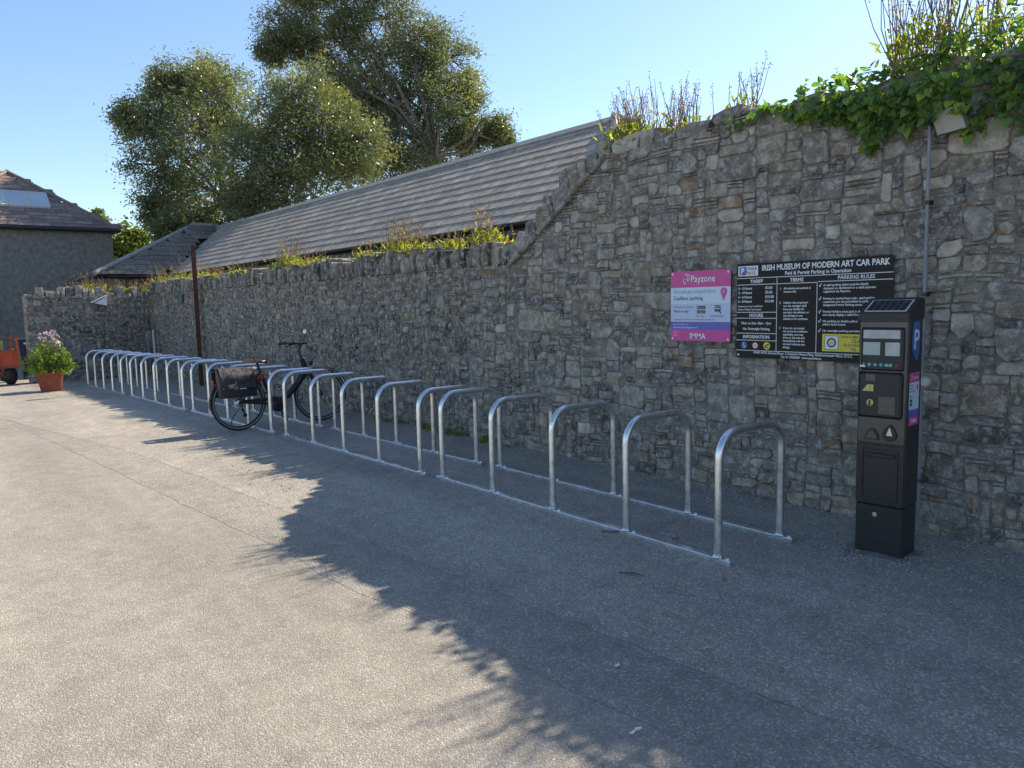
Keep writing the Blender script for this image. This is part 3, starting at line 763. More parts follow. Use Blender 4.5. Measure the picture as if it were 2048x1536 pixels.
def dark_txt(b):
    put_text(b, 'Cashless parking', -4.215, 1.543, .046, fm, .008, fit=.30)
    put_text(b, 'Ways to pay', -4.215, 1.442, .031, fm, .006)
    put_text(b, 'Payzone app', -3.985, 1.408, .017, fm); put_text(b, 'payzoneparking.ie', -3.842, 1.408, .019, fm)
    put_text(b, 'Free parking options, convenience, T&Cs and charges available at payzoneparking.ie', -4.215, 1.380, .0125, fm)
    rect(b, -3.973, -3.888, 1.468, 1.494, fm); rect(b, -3.973, -3.888, 1.433, 1.459, fm)
    rect(b, -3.798, -3.742, 1.447, 1.498, fm); stroke(b, [(-3.752, 1.45), (-3.738, 1.433)], .009, fm)
pl('dark_lettering', M['navy_text'], dark_txt)
def grey_txt(b):
    put_text(b, 'Párceáil gan airgead tirim', -4.215, 1.598, .044, fm, .0, fit=.42)
    put_text(b, 'Modhanna íocaíochta', -4.215, 1.479, .027, fm, fit=.20)
pl('grey_lettering', M['grey_text'], grey_txt)
fm2 = flat(YS-.0069)
def badge(b):
    put_text(b, 'App Store', -3.955, 1.476, .013, fm2); put_text(b, 'Google Play', -3.955, 1.441, .012, fm2); put_text(b, 'www', -3.793, 1.466, .022, fm2, .02, fit=.046)
    disc(b, -3.964, 1.481, .005, fm2, n=10); disc(b, -3.964, 1.446, .004, fm2, n=3); rect(b, -3.796, -3.744, 1.485, 1.488, fm2)
pl('badge_lettering', M['white'], badge)
def pin(b):
    c = (-3.712, 1.606); n = 20
    pts = [(c[0]+.032*math.cos(a), c[1]+.032*math.sin(a)) for a in [R(-25+230*i/n) for i in range(n+1)]] + [(c[0], c[1]-.072)]
    b.add([fm(x_, z_, 0) for x_, z_ in pts], [tuple(range(len(pts)))])
pl('map_pin', M['pink'], pin)
pl('pin_mark', M['paleblue'], lambda b: logo_p(b, -3.726, 1.592, .03, fm2))
for sx in (X0+.02, X1-.02):
    for sz in (Z0+.02, Z1-.02):
        mb = MB(); mb.lathe([(.0095, 0), (.0095, .003), (.005, .005)], 12, Matrix.Translation((sx, YS-.0045, sz)) @ Matrix.Rotation(R(90), 4, 'X')); part(mb, 'screw_cap', M['white'], ps)

# ------------------------------------------------------------------ black board
bs = empty('car_park_board', (-3.0, YS, 1.095), label='black car park tariff board with white lettering behind the parking machine', cat='sign')
X0, X1, Z0, Z1 = -3.592, -2.395, 1.094, 1.810
sign_plate(bs, X0, X1, Z0, Z1, YS, .004, M['sign_black'], .004)
fm = flat(YS-.005)
def pb(name, mat, fn):
    mb = MB(); fn(mb); return part(mb, name, mat, bs)
C1, C2 = -3.245, -2.927
def rules(b):
    t_ = .0022
    def hl_(x0, x1, z): rect(b, x0, x1, z-t_, z+t_, fm)
    def vl_(x, z0, z1): rect(b, x-t_, x+t_, z0, z1, fm)
    hl_(X0, X1, 1.700); hl_(X0, C2, 1.650); hl_(C2+.003, X1, 1.655); hl_(X0, C1-.003, 1.441); hl_(X0, C1-.003, 1.396); hl_(X0, C1-.003, 1.281); hl_(X0, C1-.003, 1.228); hl_(X0, X1, 1.150)
    vl_(C1, 1.1525, 1.6975); vl_(C2, 1.1525, 1.6475)
pb('ruled_line', M['white'], rules)
def btxt(b):
    def T(s, x, z, sz, bo=.012, al='LEFT', fit=None):
        q = MB(); put_text(q, s, x, z, sz, fm, bo*1.3, al, fit); part(q, 'lettering', M['white'], bs)
    T('IRISH MUSEUM OF MODERN ART CAR PARK', -3.375, 1.752, .058, .02, fit=.955); T('Paid & Permit Parking in Operation', -2.93, 1.713, .037, .014, 'CENTER', .50)
    T('TARIFF', (X0+C1)/2, 1.662, .036, .02, 'CENTER'); T('TERMS', (C1+C2)/2, 1.662, .036, .02, 'CENTER'); T('PARKING RULES', -2.645, 1.666, .036, .012, 'CENTER')
    for i, (a, c) in enumerate((('0 - 3 Hours', '€3.00'), ('3 - 4 Hours', '€5.00'), ('4 - 6 Hours', '€10.00'), ('6 - 8 Hours', '€15.00'))):
        T(a, X0+.012, 1.614-.033*i, .026, .02); T(c, -3.345, 1.614-.033*i, .026, .02)
    T('Payments by Coin, Credit/Debit', X0+.012, 1.481, .0165, .018); T('Card or Parking Tag Accepted', X0+.012, 1.457, .0165, .018)
    T('HOURS', (X0+C1)/2, 1.406, .036, .02, 'CENTER'); T('Mon. to Sun.: 8am - 7pm', (X0+C1)/2, 1.350, .026, .018, 'CENTER', .30); T('No Overnight Parking', (X0+C1)/2, 1.307, .026, .018, 'CENTER', .27)
    T('INFORMATION', (X0+C1)/2, 1.243, .034, .02, 'CENTER')
    tm = [('1.', 1.607, ['All vehicles are parked at', 'owners risk.']), ('2.', 1.503, ['Neither the proprietor', 'nor the manager shall', 'have any liability for', 'any loss, mis-delivery or', 'any damage to any', "vehicle or it's contents."]),
          ('3.', 1.318, ['If you do not accept', 'the terms & conditions', 'applicable, you may', 'drive to the exit and', 'immediately exit the', 'car park without any', 'charge.'])]
    for nb, z, ls in tm:
        T(nb, C1+.022, z, .021, .018)
        for i, l in enumerate(ls): T(l, C1+.055, z-.0235*i, .021, .018, fit=.252)
    pr = [(1.622, ['A valid parking ticket must be clearly', 'displayed on dashboard or a valid payment', 'registered via Payzone.']), (1.528, ['Parking in marked bays only - paid parking', 'customers are not permitted to park in', 'designated Permit Parking zones.']),
          (1.437, ['Permit Holders must park in designated', 'and clearly display a valid Permit.']), (1.370, ['No parking on double yellow', 'yellow hatch boxes.']), (1.303, ['No overnight parking permitted.'])]
    for z, ls in pr:
        stroke(b, [(C2+.016, z+.008), (C2+.021, z-.004), (C2+.032, z+.02)], .005, fm)
        for i, l in enumerate(ls): T(l, C2+.047, z-.0225*i, .0215, .016, fit=.43)
    T('PARK RITE, Ground Floor, 2 Customs House Plaza, Harbourmaster Place, I.F.S.C.', -3.045, 1.128, .0235, .018, 'CENTER', .83); T('Tel. 01-5425600  www.parkrite.ie', -3.045, 1.103, .0235, .018, 'CENTER', .34)
pb('tick_mark', M['white'], btxt)
pb('logo_panel', M['white'], lambda b: rect(b, X0+.012, X0+.185, 1.716, 1.792, fm))
fm3 = flat(YS-.0058); fm4 = flat(YS-.0066)
pb('logo_blue', M['blue'], lambda b: (rect(b, X0+.022, X0+.085, 1.724, 1.785, fm3), put_text(b, 'PARK', X0+.094, 1.758, .036, fm3, .02, fit=.085)))
pb('logo_red', M['red'], lambda b: (put_text(b, 'RITE', X0+.094, 1.724, .036, fm3, .02, fit=.08), stroke(b, [(X0+.05, 1.728), (X0+.062, 1.724), (X0+.09, 1.75)], .008, fm4)))
pb('logo_letter', M['white'], lambda b: put_text(b, 'P', X0+.034, 1.733, .062, fm4, .03))
ix = [X0+.07, X0+.168, X0+.268]
pb('wheelchair_disc', M['blue'], lambda b: disc(b, ix[0], 1.189, .027, fm)); pb('yellow_disc', M['yellow'], lambda b: disc(b, ix[2], 1.189, .029, fm)); pb('white_disc', M['white'], lambda b: (disc(b, ix[1], 1.189, .021, fm)))
pb('red_ring', M['red'], lambda b: disc(b, ix[1], 1.189, .027, fm3, r0=.021))
def wc(b):
    disc(b, ix[0]-.004, 1.206, .0045, fm3, n=12); stroke(b, [(ix[0]-.004, 1.199), (ix[0]-.003, 1.186), (ix[0]+.008, 1.186), (ix[0]+.014, 1.174)], .004, fm3)
    a_ = [R(120+210*i/10) for i in range(11)]; stroke(b, [(ix[0]-.001+.012*math.cos(q), 1.182+.012*math.sin(q)) for q in a_], .0035, fm3)
pb('wheelchair_symbol', M['white'], wc)
pb('disc_symbol', M['navy_text'], lambda b: (stroke(b, [(ix[2]-.015, 1.183), (ix[2]+.004, 1.195), (ix[2]+.016, 1.203)], .009, fm3), stroke(b, [(ix[2]-.016, 1.176), (ix[2]+.012, 1.176)], .006, fm3), disc(b, ix[1], 1.189, .009, fm3, r0=.005)))
pb('clamp_notice', M['yellow'], lambda b: rect(b, C2+.047, X1-.03, 1.166, 1.288, fm))
pb('clamp_panel', M['white'], lambda b: rect(b, C2+.066, C2+.168, 1.178, 1.276, fm3))
def cl(b):
    for a in ((C2+.066, 1.178, C2+.168, 1.181), (C2+.066, 1.273, C2+.168, 1.276)): rect(b, a[0], a[2], a[1], a[3], fm4)
    rect(b, C2+.066, C2+.069, 1.181, 1.273, fm4); rect(b, C2+.165, C2+.168, 1.181, 1.273, fm4)
    disc(b, C2+.117, 1.227, .034, fm4, r0=.022)
    put_text(b, 'NON-COMPLIANCE', C2+.185, 1.262, .021, fm3, .012); put_text(b, 'CLAMPING', C2+.262, 1.230, .036, fm3, .016); put_text(b, '€125 RELEASE', C2+.205, 1.203, .026, fm3, .012); put_text(b, 'TEL.', C2+.255, 1.174, .028, fm3, .01)
pb('clamp_lettering', M['navy_text'], cl)
pb('clamp_mark', M['yellow'], lambda b: disc(b, C2+.117, 1.227, .017, flat(YS-.0074), n=6))
for sx, sz in ((X0+.02, Z0+.02), (X1-.05, Z1-.055), (X1-.02, Z0+.02)):
    mb = MB(); mb.lathe([(.0085, 0), (.0085, .003), (.005, .005)], 12, Matrix.Translation((sx, YS-.0045, sz)) @ Matrix.Rotation(R(90), 4, 'X')); part(mb, 'screw_cap', M['white'], bs)

# ------------------------------------------------------------------ parking machine
KX0, KX1, KY0, KY1 = -2.296, -2.016, 4.485, 4.70
KR = R(4)
kc = Vector(((KX0+KX1)/2, (KY0+KY1)/2, .004))
kio = empty('parking_machine', kc, KR, 'black parking pay machine with blue P and solar panel top in front of the board', 'pay machine')
W2, D2 = .140, .107
def kp(mb, name, mat, parent=None, smooth=False): 
    o = mb.build(name, mat, parent or kio, smooth, auto=35); return o
mb = MB(); mb.bbox(-W2+.004, W2-.004, -D2+.004, D2-.004, 0, .30, .006); kp(mb, 'plinth', M['black'])
mb = MB(); mb.bbox(-W2, W2, -D2, D2, .301, 1.415, .008); kp(mb, 'cabinet', M['black'])
# hood: wedge that falls forward
mb = MB(); vs = [(-W2-.004, -D2-.012, 1.405), (W2+.004, -D2-.012, 1.405), (W2+.004, D2+.004, 1.405), (-W2-.004, D2+.004, 1.405), (-W2-.004, -D2-.012, 1.440), (W2+.004, -D2-.012, 1.440), (W2+.004, D2*.55, 1.530), (-W2-.004, D2*.55, 1.530), (W2+.004, D2+.004, 1.525), (-W2-.004, D2+.004, 1.525)]
mb.add(vs, [(3, 2, 1, 0), (0, 1, 5, 4), (4, 5, 6, 7), (7, 6, 8, 9), (2, 3, 9, 8), (1, 2, 8, 6, 5), (3, 0, 4, 7, 9)]); hood = kp(mb, 'hood', M['black_plastic'])
sa = math.atan2(.09, D2*1.55+.012)
MS = Matrix.Translation((0, -D2-.012, 1.440)) @ Matrix.Rotation(sa, 4, 'X')
mb = MB(); mb.box(-W2+.022, W2-.022, .022, .165, .001, .004, M=MS); kp(mb, 'solar_frame', M['alu'], hood)
mb = MB()
for i in range(6):
    for j in range(3): x0 = -W2+.03+(2*W2-.06)*i/6; y0 = .029+.13*j/3; mb.box(x0+.0015, x0+(2*W2-.06)/6-.0015, y0+.0015, y0+.13/3-.0015, .004, .006, M=MS)
kp(mb, 'solar_cell', simple('solar_cell_blue', (.018, .022, .04), (.014, .018, .033), 20, .12), hood)
mb = MB(); mb.bbox(-W2+.006, W2-.006, -D2-.004, -D2+.01, .675, 1.395, .004); face = kp(mb, 'front_panel', M['darkgrey_panel'])
yf = -D2-.004
mb = MB(); mb.bbox(-W2+.018, W2-.018, yf-.012, yf+.004, 1.108, 1.360, .01); bez = kp(mb, 'display_bezel', M['black_plastic'])
mb = MB(); mb.bbox(-W2+.009, W2-.02, yf-.018, yf+.004, .828, 1.100, .014); bul = kp(mb, 'coin_panel', M['black_plastic'])
def inset(name, mat, x0, x1, z0, z1, y, par, t=.002):
    mb = MB(); mb.bbox(x0, x1, y-t, y+.001, z0, z1, .002); return kp(mb, name, mat, par)
inset('notice_window', M['paper'], -.108, .100, 1.295, 1.345, yf-.0122, bez)
inset('display', M['glass_screen'], -.108, -.010, 1.198, 1.274, yf-.0122, bez)
inset('notice_window', M['paper'], .018, .100, 1.196, 1.274, yf-.0122, bez)
km = lambda x, z, h: (x, yf-.0128-.0008*h, z)
for x_, c in ((-.069, 'cyan'), (-.036, 'cyan'), (-.003, 'cyan')):
    mb = MB(); mb.lathe([(.0105, 0), (.0105, .003), (.008, .005)], 14, Matrix.Translation((x_, yf-.012, 1.142)) @ Matrix.Rotation(R(90), 4, 'X')); kp(mb, 'button', M[c], bez)
inset('ok_button', M['green'], .016, .062, 1.131, 1.152, yf-.012, bez, .004)
mb = MB(); stroke(mb, [(.045, 1.142), (.050, 1.137), (.058, 1.148)], .003, lambda x, z, h: (x, yf-.0165, z)); put_text(mb, 'OK', .020, 1.137, .012, lambda x, z, h: (x, yf-.0165, z), .02); kp(mb, 'button_mark', M['white'], bez)
mb = MB(); mb.lathe([(.006, 0), (.006, .003)], 12, Matrix.Translation((.085, yf-.012, 1.142)) @ Matrix.Rotation(R(90), 4, 'X')); kp(mb, 'red_button', M['red'], bez)
inset('start_label', M['white'], -.124, -.094, 1.126, 1.138, yf-.012, bez); inset('coin_symbol', M['olive'], -.108, -.098, 1.141, 1.151, yf-.012, bez)
# coin entry, card label, return cup
mb = MB(); yb = yf-.0185
mb.add([(-.105, yb, .985), (-.040, yb, .985), (-.040, yb, 1.025), (-.075, yb, 1.025)], [(0, 1, 2, 3)]); kp(mb, 'coin_label', M['olive'], bul)
mb = MB(); put_text(mb, '?', -.064, 1.003, .02, lambda x, z, h: (x, yb-.001, z), .02); put_text(mb, 'P', -.060, .988, .014, lambda x, z, h: (x, yb-.001, z), .02); kp(mb, 'label_lettering', M['navy_text'], bul)
mb = MB(); mb.lathe([(.020, 0), (.020, .006), (.014, .010)], 18, Matrix.Translation((-.056, yb, .918)) @ Matrix.Rotation(R(90), 4, 'X')); ce = kp(mb, 'coin_entry', M['olive'], bul)
inset('coin_slot', M['black'], -.061, -.051, .903, .933, yb-.0102, ce, .001)
inset('recess_frame', M['darkgrey_panel'], -.010, .085, .852, .958, yb+.001, bul, .0025); inset('card_reader', M['darkgrey_panel'], -.088, -.030, 1.044, 1.088, yb+.001, bul, .002)
mb = MB(); pts = [(-.09, .695), (-.005, .695), (-.012, .728), (-.03, .758), (-.048, .764), (-.066, .755), (-.082, .728)]
mb.add([(x, y, z) for y in (yf-.010, yf+.002) for x, z in pts], [tuple(range(6, -1, -1))[::-1], tuple(range(7, 14))] + [(i, (i+1) % 7, 7+(i+1) % 7, 7+i) for i in range(7)]); cup = kp(mb, 'ticket_cup', M['black_plastic'], face)
mb = MB(); mb.add([(x*.72-.0133, yf-.0106, (z-.725)*.66+.723) for x, z in pts], [tuple(range(7))]); kp(mb, 'cup_opening', M['darkgrey_panel'], cup)
mb = MB(); c_ = (.055, .735); pts = [(c_[0]+.040*math.cos(a)*(1-.45*max(0, math.sin(a))), c_[1]+(.058 if math.sin(a) > 0 else .042)*math.sin(a)) for a in [2*math.pi*i/20 for i in range(20)]]
mb.add([(x, y, z) for y in (yf-.012, yf+.002) for x, z in pts], [tuple(range(20)), tuple(range(39, 19, -1))] + [(i, (i+1) % 20, 20+(i+1) % 20, 20+i) for i in range(20)]); rc2 = kp(mb, 'coin_return', M['black_plastic'], face)
mb = MB(); pts = [(.037, .728), (.073, .728), (.066, .752), (.056, .778), (.047, .757)]; mb.add([(x, yf-.0126, z) for x, z in pts], [tuple(range(5))]); kp(mb, 'return_flap', M['steel'], rc2)
# lower service door and lock
mb = MB(); mb.bbox(-W2+.004, W2-.004, -D2-.003, -D2+.01, .305, .668, .004); door = kp(mb, 'service_door', M['black'])
fr = MB(); t_ = .010; a0, a1, b0, b1 = -.105, .105, .335, .640; yy = -D2-.003
for q in ((a0, a1, b0, b0+t_), (a0, a1, b1-t_, b1), (a0, a0+t_, b0+t_, b1-t_), (a1-t_, a1, b0+t_, b1-t_)): fr.box(q[0], q[1], yy-.006, yy+.001, q[2], q[3])
kp(fr, 'door_frame', M['black_plastic'], door)
mb = MB(); mb.bbox(a0+.02, a1-.02, yy-.012, yy+.001, .592, .618, .004); kp(mb, 'door_handle', M['black_plastic'], door)
mb = MB(); mb.lathe([(.014, 0), (.014, .004), (.009, .0045), (.009, .002), (.004, .002), (.004, .006)], 18, Matrix.Translation((-.022, -D2+.004, .240)) @ Matrix.Rotation(R(90), 4, 'X')); kp(mb, 'lock', M['steel'])
# side: blue P sign and sticker (right side, +X)
sm_ = lambda x, z, h: (W2+.001+.0008*h, x, z)
mb = MB(); pts = [(-.062, 1.30), (-.05, 1.37), (-.03, 1.392), (.03, 1.392), (.05, 1.375), (.062, 1.30), (.055, 1.23), (.03, 1.165), (-.005, 1.175), (-.04, 1.21), (-.06, 1.25)]
mb.add([sm_(x, z, 0) for x, z in pts], [tuple(range(len(pts)-1, -1, -1))]); kp(mb, 'blue_plate', M['blue'])
mb = MB(); put_text(mb, 'P', -.036, 1.232, .165, lambda x, z, h: sm_(x, z, 1), .012); kp(mb, 'plate_letter', M['white'])
def st(name, mat, y0, y1, z0, z1, h=0):
    mb = MB(); rect(mb, y0, y1, z0, z1, lambda x, z, q: sm_(x, z, h)); return kp(mb, name, mat)
st('sticker_top', M['pink'], -.078, .072, 1.040, 1.098); st('sticker_panel', M['paleblue'], -.078, .072, .880, 1.0395); st('sticker_band', M['purple'], -.078, .072, .840, .8795); st('sticker_foot', M['pink'], -.078, .072, .788, .8395)
mb = MB(); f_ = lambda x, z, h: sm_(x, z, 1); logo_p(mb, -.062, 1.052, .032, f_); put_text(mb, 'Payzone', -.022, 1.060, .022, f_, .015); put_text(mb, 'IMMA', .0, .801, .036, f_, .025, 'CENTER'); kp(mb, 'sticker_white_lettering', M['white'])
mb = MB(); put_text(mb, 'Párceáil gan', -.07, 1.020, .013, f_); put_text(mb, 'airgead tirim', -.07, 1.002, .013, f_); put_text(mb, 'Cashless parking', -.07, .985, .012, f_, .015); put_text(mb, 'Ways to pay', -.07, .955, .012, f_, .015)
rect(mb, -.065, -.03, .925, .942, f_); rect(mb, -.065, -.03, .903, .920, f_); kp(mb, 'sticker_dark_lettering', M['navy_text'])
mb = MB(); n = 14; c = (.045, 1.012); pts = [(c[0]+.014*math.cos(a), c[1]+.014*math.sin(a)) for a in [R(-25+230*i/n) for i in range(n+1)]] + [(c[0], c[1]-.034)]
mb.add([f_(x, z, 0) for x, z in pts], [tuple(range(len(pts)))]); kp(mb, 'sticker_pin', M['pink'])
mb = MB(); rough_block(mb, -.20, .19, -.20, .15, -.03, .006, rng, None, (1, 1, 1), .008); o = mb.build('concrete_pad', M['concrete']); o.location = (kc.x, kc.y, .003); o.rotation_euler = (0, 0, KR); tag(o, 'thin broken concrete pad under the parking machine', 'pad')

# ------------------------------------------------------------------ conduit, junction, floodlight, post and small fixings
cd = empty('conduit', (-2.19, YW-.03, .02), label='thin grey conduit pipe running up the wall behind the parking machine', cat='pipe')
mb = MB(); mb.tube([(-2.185, YW-.05, .03), (-2.19, YW-.05, 1.0), (-2.195, YW-.05, 2.70)], .0115, 10); part(mb, 'pipe', simple('grey_pvc', (.24, .26, .28), (.19, .2, .22), 12, .5), cd, True)
for z in (.35, .99, 1.55, 2.12, 2.6):
    mb = MB(); mb.lathe([(.017, -.012), (.017, .012)], 12, Matrix.Translation((-2.19, YW-.05, z))); mb.box(-2.205, -2.175, YW-.05, YW+.0, z-.012, z+.012); part(mb, 'clip', M['gutter'] if z > 1.5 else M['mesh_grey'], cd, True)
mb = MB(); mb.lathe([(.030, 0), (.030, .022), (.024, .03)], 20, Matrix.Translation((-2.165, YW-.045, .995)) @ Matrix.Rotation(R(90), 4, 'X')); part(mb, 'junction_box', M['alu'], cd, True)
fl = empty('floodlight', (-2.08, YW-.03, 2.5), label='pale square floodlight on the tall wall half hidden by ivy', cat='floodlight')
MF = Matrix.Translation((-2.055, YW-.10, 2.60)) @ Matrix.Rotation(R(28), 4, 'X') @ Matrix.Rotation(R(-6), 4, 'Y')
mb = MB(); mb.bbox(-.095, .095, -.035, .035, -.085, .085, .012, MF); part(mb, 'housing', M['mesh_grey'], fl, True)
mb = MB(); mb.bbox(-.082, .082, -.041, -.033, -.072, .072, .004, MF); part(mb, 'lamp_glass', M['lamp_glass'], fl)
mb = MB(); mb.tube([(-2.075, YW-.06, 2.62), (-2.075, YW+.01, 2.66)], .018, 10); part(mb, 'bracket', M['mesh_grey'], fl, True)
PX = -16.95
post = empty('rusty_post', (PX, YW-.13, gz(PX)), label='tall rusty steel post standing against the low wall', cat='post')
mb = MB(); x0 = PX; y0 = YW-.13
mb.box(x0-.036, x0+.036, y0-.006, y0+.006, gz(PX)-.05, 2.90); mb.box(x0-.036, x0-.028, y0-.036, y0-.0062, gz(PX)-.05, 2.90); mb.box(x0-.036, x0-.028, y0+.0062, y0+.036, gz(PX)-.05, 2.90)
mb.box(x0+.028, x0+.036, y0-.036, y0-.0062, gz(PX)-.05, 2.90); mb.box(x0+.028, x0+.036, y0+.0062, y0+.036, gz(PX)-.05, 2.90); part(mb, 'beam', M['rust'], post)
mb = MB(); mb.box(x0-.14, x0-.038, y0-.02, y0+.02, 2.56, 2.86); part(mb, 'timber_block', M['twig'], post)
mb = MB(); mb.tube([(x0+.04, y0, 1.72), (x0+.22, YW+.02, 1.73)], .012, 8); part(mb, 'tie_bolt', M['rust'], post)
mb = MB(); mb.tube([(-20.9, YW-.05, gz(-20.9)+.0), (-20.95, YW-.05, 1.05)], .028, 10); o = mb.build('drain_pipe', M['alu'], None, True); tag(o, 'short pale grey pipe in the corner of the two walls', 'pipe')
br = empty('bracket_lamp', RW_END + rdir*1.80 + Vector((0, 0, 1.7)), label='small white wedge-shaped bracket on the low end wall', cat='bracket')
b0 = RW_END + rdir*1.40 + rn*.03; b1 = b0 + rdir*.28
mb = MB(); V = lambda p, d, z: p + rn*d + Vector((0, 0, z))
for (th0, th1, pr) in ((0, .03, [(b0, 1.755), (b1, 1.69), (b1+rdir*.02, 1.92)]),): 
    vs = [V(p, d, z) for d in (.0, .16) for p, z in pr]; mb.add(vs, [(0, 2, 1), (3, 4, 5), (0, 1, 4, 3), (1, 2, 5, 4), (2, 0, 3, 5)])
part(mb, 'wedge', M['white'], br)
mb = MB(); vs = [V(p, d, z) for d in (-.02, .19) for p, z in ((b0-rdir*.05, 1.755), (b1+rdir*.03, 1.94), (b1+rdir*.03, 1.955), (b0-rdir*.05, 1.77))]; mb.add(vs, [(0, 1, 2, 3), (7, 6, 5, 4), (0, 4, 5, 1), (1, 5, 6, 2), (2, 6, 7, 3), (3, 7, 4, 0)]); part(mb, 'cover', M['alu'], br)
gp = empty('green_plate', (-18.6, YW-.03, 1.78), label='small faded green plate fixed under the coping of the low wall', cat='plate')
gm = simple('faded_green_paint', (.10, .16, .125), (.06, .10, .08), 14, .7)
mb = MB(); mb.box(-18.95, -18.25, YW-.05, YW-.02, 1.86, 1.90); part(mb, 'rail', gm, gp)
mb = MB(); mb.box(-18.62, -18.3, YW-.045, YW-.02, 1.70, 1.858); part(mb, 'panel', gm, gp)

# ------------------------------------------------------------------ bicycle
BX, BY = -9.80, 3.35
bike = empty('bicycle', (BX, BY, gz(BX)+.004), R(2), 'dark electric bicycle with black pannier and brown saddle parked in the racks', 'bicycle')
bike.rotation_euler = (0, R(-2), R(3))
WR_ = .36; WB = 1.147
def bp(mb, name, mat, par=None, smooth=True): return mb.build(name, mat, par or bike, smooth, auto=40)
def wheel(y, steer=0.0):
    Mw = Matrix.Translation((0, y, WR_)) @ Matrix.Rotation(steer, 4, 'Z') @ Matrix.Rotation(R(90), 4, 'Y')
    mb = MB(); n = 12; pr = [(WR_-.024+.024*math.cos(2*math.pi*i/n), .024*math.sin(2*math.pi*i/n)) for i in range(n)]
    mb.lathe(pr, 48, Mw, close=True); t_ = bp(mb, 'wheel', M['rubber'])
    mb = MB(); mb.lathe([(WR_-.046, -.012), (WR_-.036, -.013), (WR_-.036, .013), (WR_-.046, .012), (WR_-.056, 0)], 48, Mw, close=True); bp(mb, 'rim', M['black'], t_)
    mb = MB(); mb.lathe([(WR_-.034, .0225), (WR_-.030, .0245), (WR_-.028, .0232)], 48, Mw, close=True); bp(mb, 'reflective_band', M['alu'], t_)
    mb = MB(); mb.lathe([(.012, -.05), (.026, -.03), (.022, 0), (.026, .03), (.012, .05)], 14, Mw); bp(mb, 'hub', M['black'], t_)
    mb = MB()
    for i in range(28):
        a = 2*math.pi*i/28; b = a + (.35 if i % 2 else -.35); s_ = .026 if i % 4 < 2 else -.026
        mb.tube([Mw @ Vector((.024*math.cos(b), .024*math.sin(b), s_)), Mw @ Vector(((WR_-.05)*math.cos(a), (WR_-.05)*math.sin(a), 0))], .0012, 4)
    bp(mb, 'spokes', M['steel'], t_)
    return t_
wheel(0); ST = R(-14); wheel(WB, ST)
mb = MB()
HT, HB = Vector((0, .905, .86)), Vector((0, .955, .70))
BBp = Vector((0, .475, .30))
mb.tube([HT, HB], .034, 14); mb.tube([HB+Vector((0, -.01, .03)), (0, .84, .56), (0, .70, .42), (0, .56, .33), BBp], [.045, .045, .045, .047, .05], 14)
mb.tube([BBp, (0, .40, .48), (0, .315, .72)], .024, 12)
for s_ in (-1, 1):
    mb.tube([BBp+Vector((.03*s_, -.04, 0)), (.055*s_, .2, .335), (.062*s_, 0, .36)], .012, 8); mb.tube([(.02*s_, .335, .66), (.05*s_, .15, .50), (.062*s_, 0, .36)], .009, 8)
bp(mb, 'frame', M['frame_blue'])
mb = MB(); mb.tube([(-.075, .49, .285), (.075, .49, .285)], .085, 18); bp(mb, 'motor', M['black'])
mb = MB(); mb.tube([(0, .318, .71), (0, .275, .85)], .0145, 10); bp(mb, 'seat_post', M['black'])
# saddle
mb = MB(); prof = []
for i in range(9):
    f = i/8; y = .12+.29*f; w = .075*(1-f)**.9+.02; z = .885+.015*math.cos(f*3.0)
    prof.append((y, w, z))
vs = []
for y, w, z in prof:
    for a in range(8): t = math.pi*a/7; vs.append((w*math.cos(t), y, z-.035+.045*math.sin(t)**.5))
fs = [(i*8+j, i*8+j+1, i*8+9+j, i*8+8+j) for i in range(8) for j in range(7)] + [(i*8+7, i*8, i*8+8, i*8+15) for i in range(8)] + [tuple(range(7, -1, -1)), tuple(64+j for j in range(8))]
mb.add(vs, fs); bp(mb, 'saddle', M['saddle'])
# fork, stem, handlebar
Ms = Matrix.Translation((0, .93, 0)) @ Matrix.Rotation(ST, 4, 'Z') @ Matrix.Translation((0, -.93, 0))
mb = MB()
for s_ in (-1, 1): mb.tube([Ms @ Vector(q) for q in ((.05*s_, .962, .73), (.055*s_, 1.03, .60), (.055*s_, WB, WR_))], [.017, .016, .011], 10)
mb.tube([Ms @ Vector((-.06, .96, .735)), Ms @ Vector((.06, .96, .735))], .022, 10); bp(mb, 'fork', M['black'])
mb = MB(); mb.tube([Ms @ Vector(q) for q in ((0, .905, .85), (0, .872, .98), (0, .905, 1.05))], .016, 10); bp(mb, 'stem', M['black'])
mb = MB(); mb.tube([Ms @ Vector(q) for q in ((-.31, .70, 1.075), (-.24, .78, 1.08), (-.12, .90, 1.065), (0, .915, 1.05), (.12, .90, 1.065), (.24, .78, 1.08), (.31, .70, 1.075))], .0115, 10); hb = bp(mb, 'handlebar', M['black'])
for s_ in (-1, 1):
    mb = MB(); mb.tube([Ms @ Vector((.31*s_+.02*s_, .68, 1.074)), Ms @ Vector((.25*s_, .77, 1.08))], .017, 10); bp(mb, 'grip', M['rubber'], hb)
    mb = MB(); mb.tube([Ms @ Vector((.22*s_, .81, 1.075)), Ms @ Vector((.255*s_, .84, 1.05)), Ms @ Vector((.30*s_, .76, 1.03))], .006, 8); bp(mb, 'brake_lever', M['black'], hb)
mb = MB(); mb.tube([Ms @ Vector((.10, .90, 1.06)), Ms @ Vector((.13, .93, 1.16)), Ms @ Vector((.15, .94, 1.20))], .005, 8); mi_ = bp(mb, 'mirror_stalk', M['black'], hb)
mb = MB(); mb.lathe([(.03, 0), (.032, .006), (.028, .014)], 16, Matrix.Translation(Ms @ Vector((.16, .94, 1.225))) @ Matrix.Rotation(R(80), 4, 'X') @ Matrix.Rotation(R(25), 4, 'Y')); bp(mb, 'mirror', M['steel'], mi_)
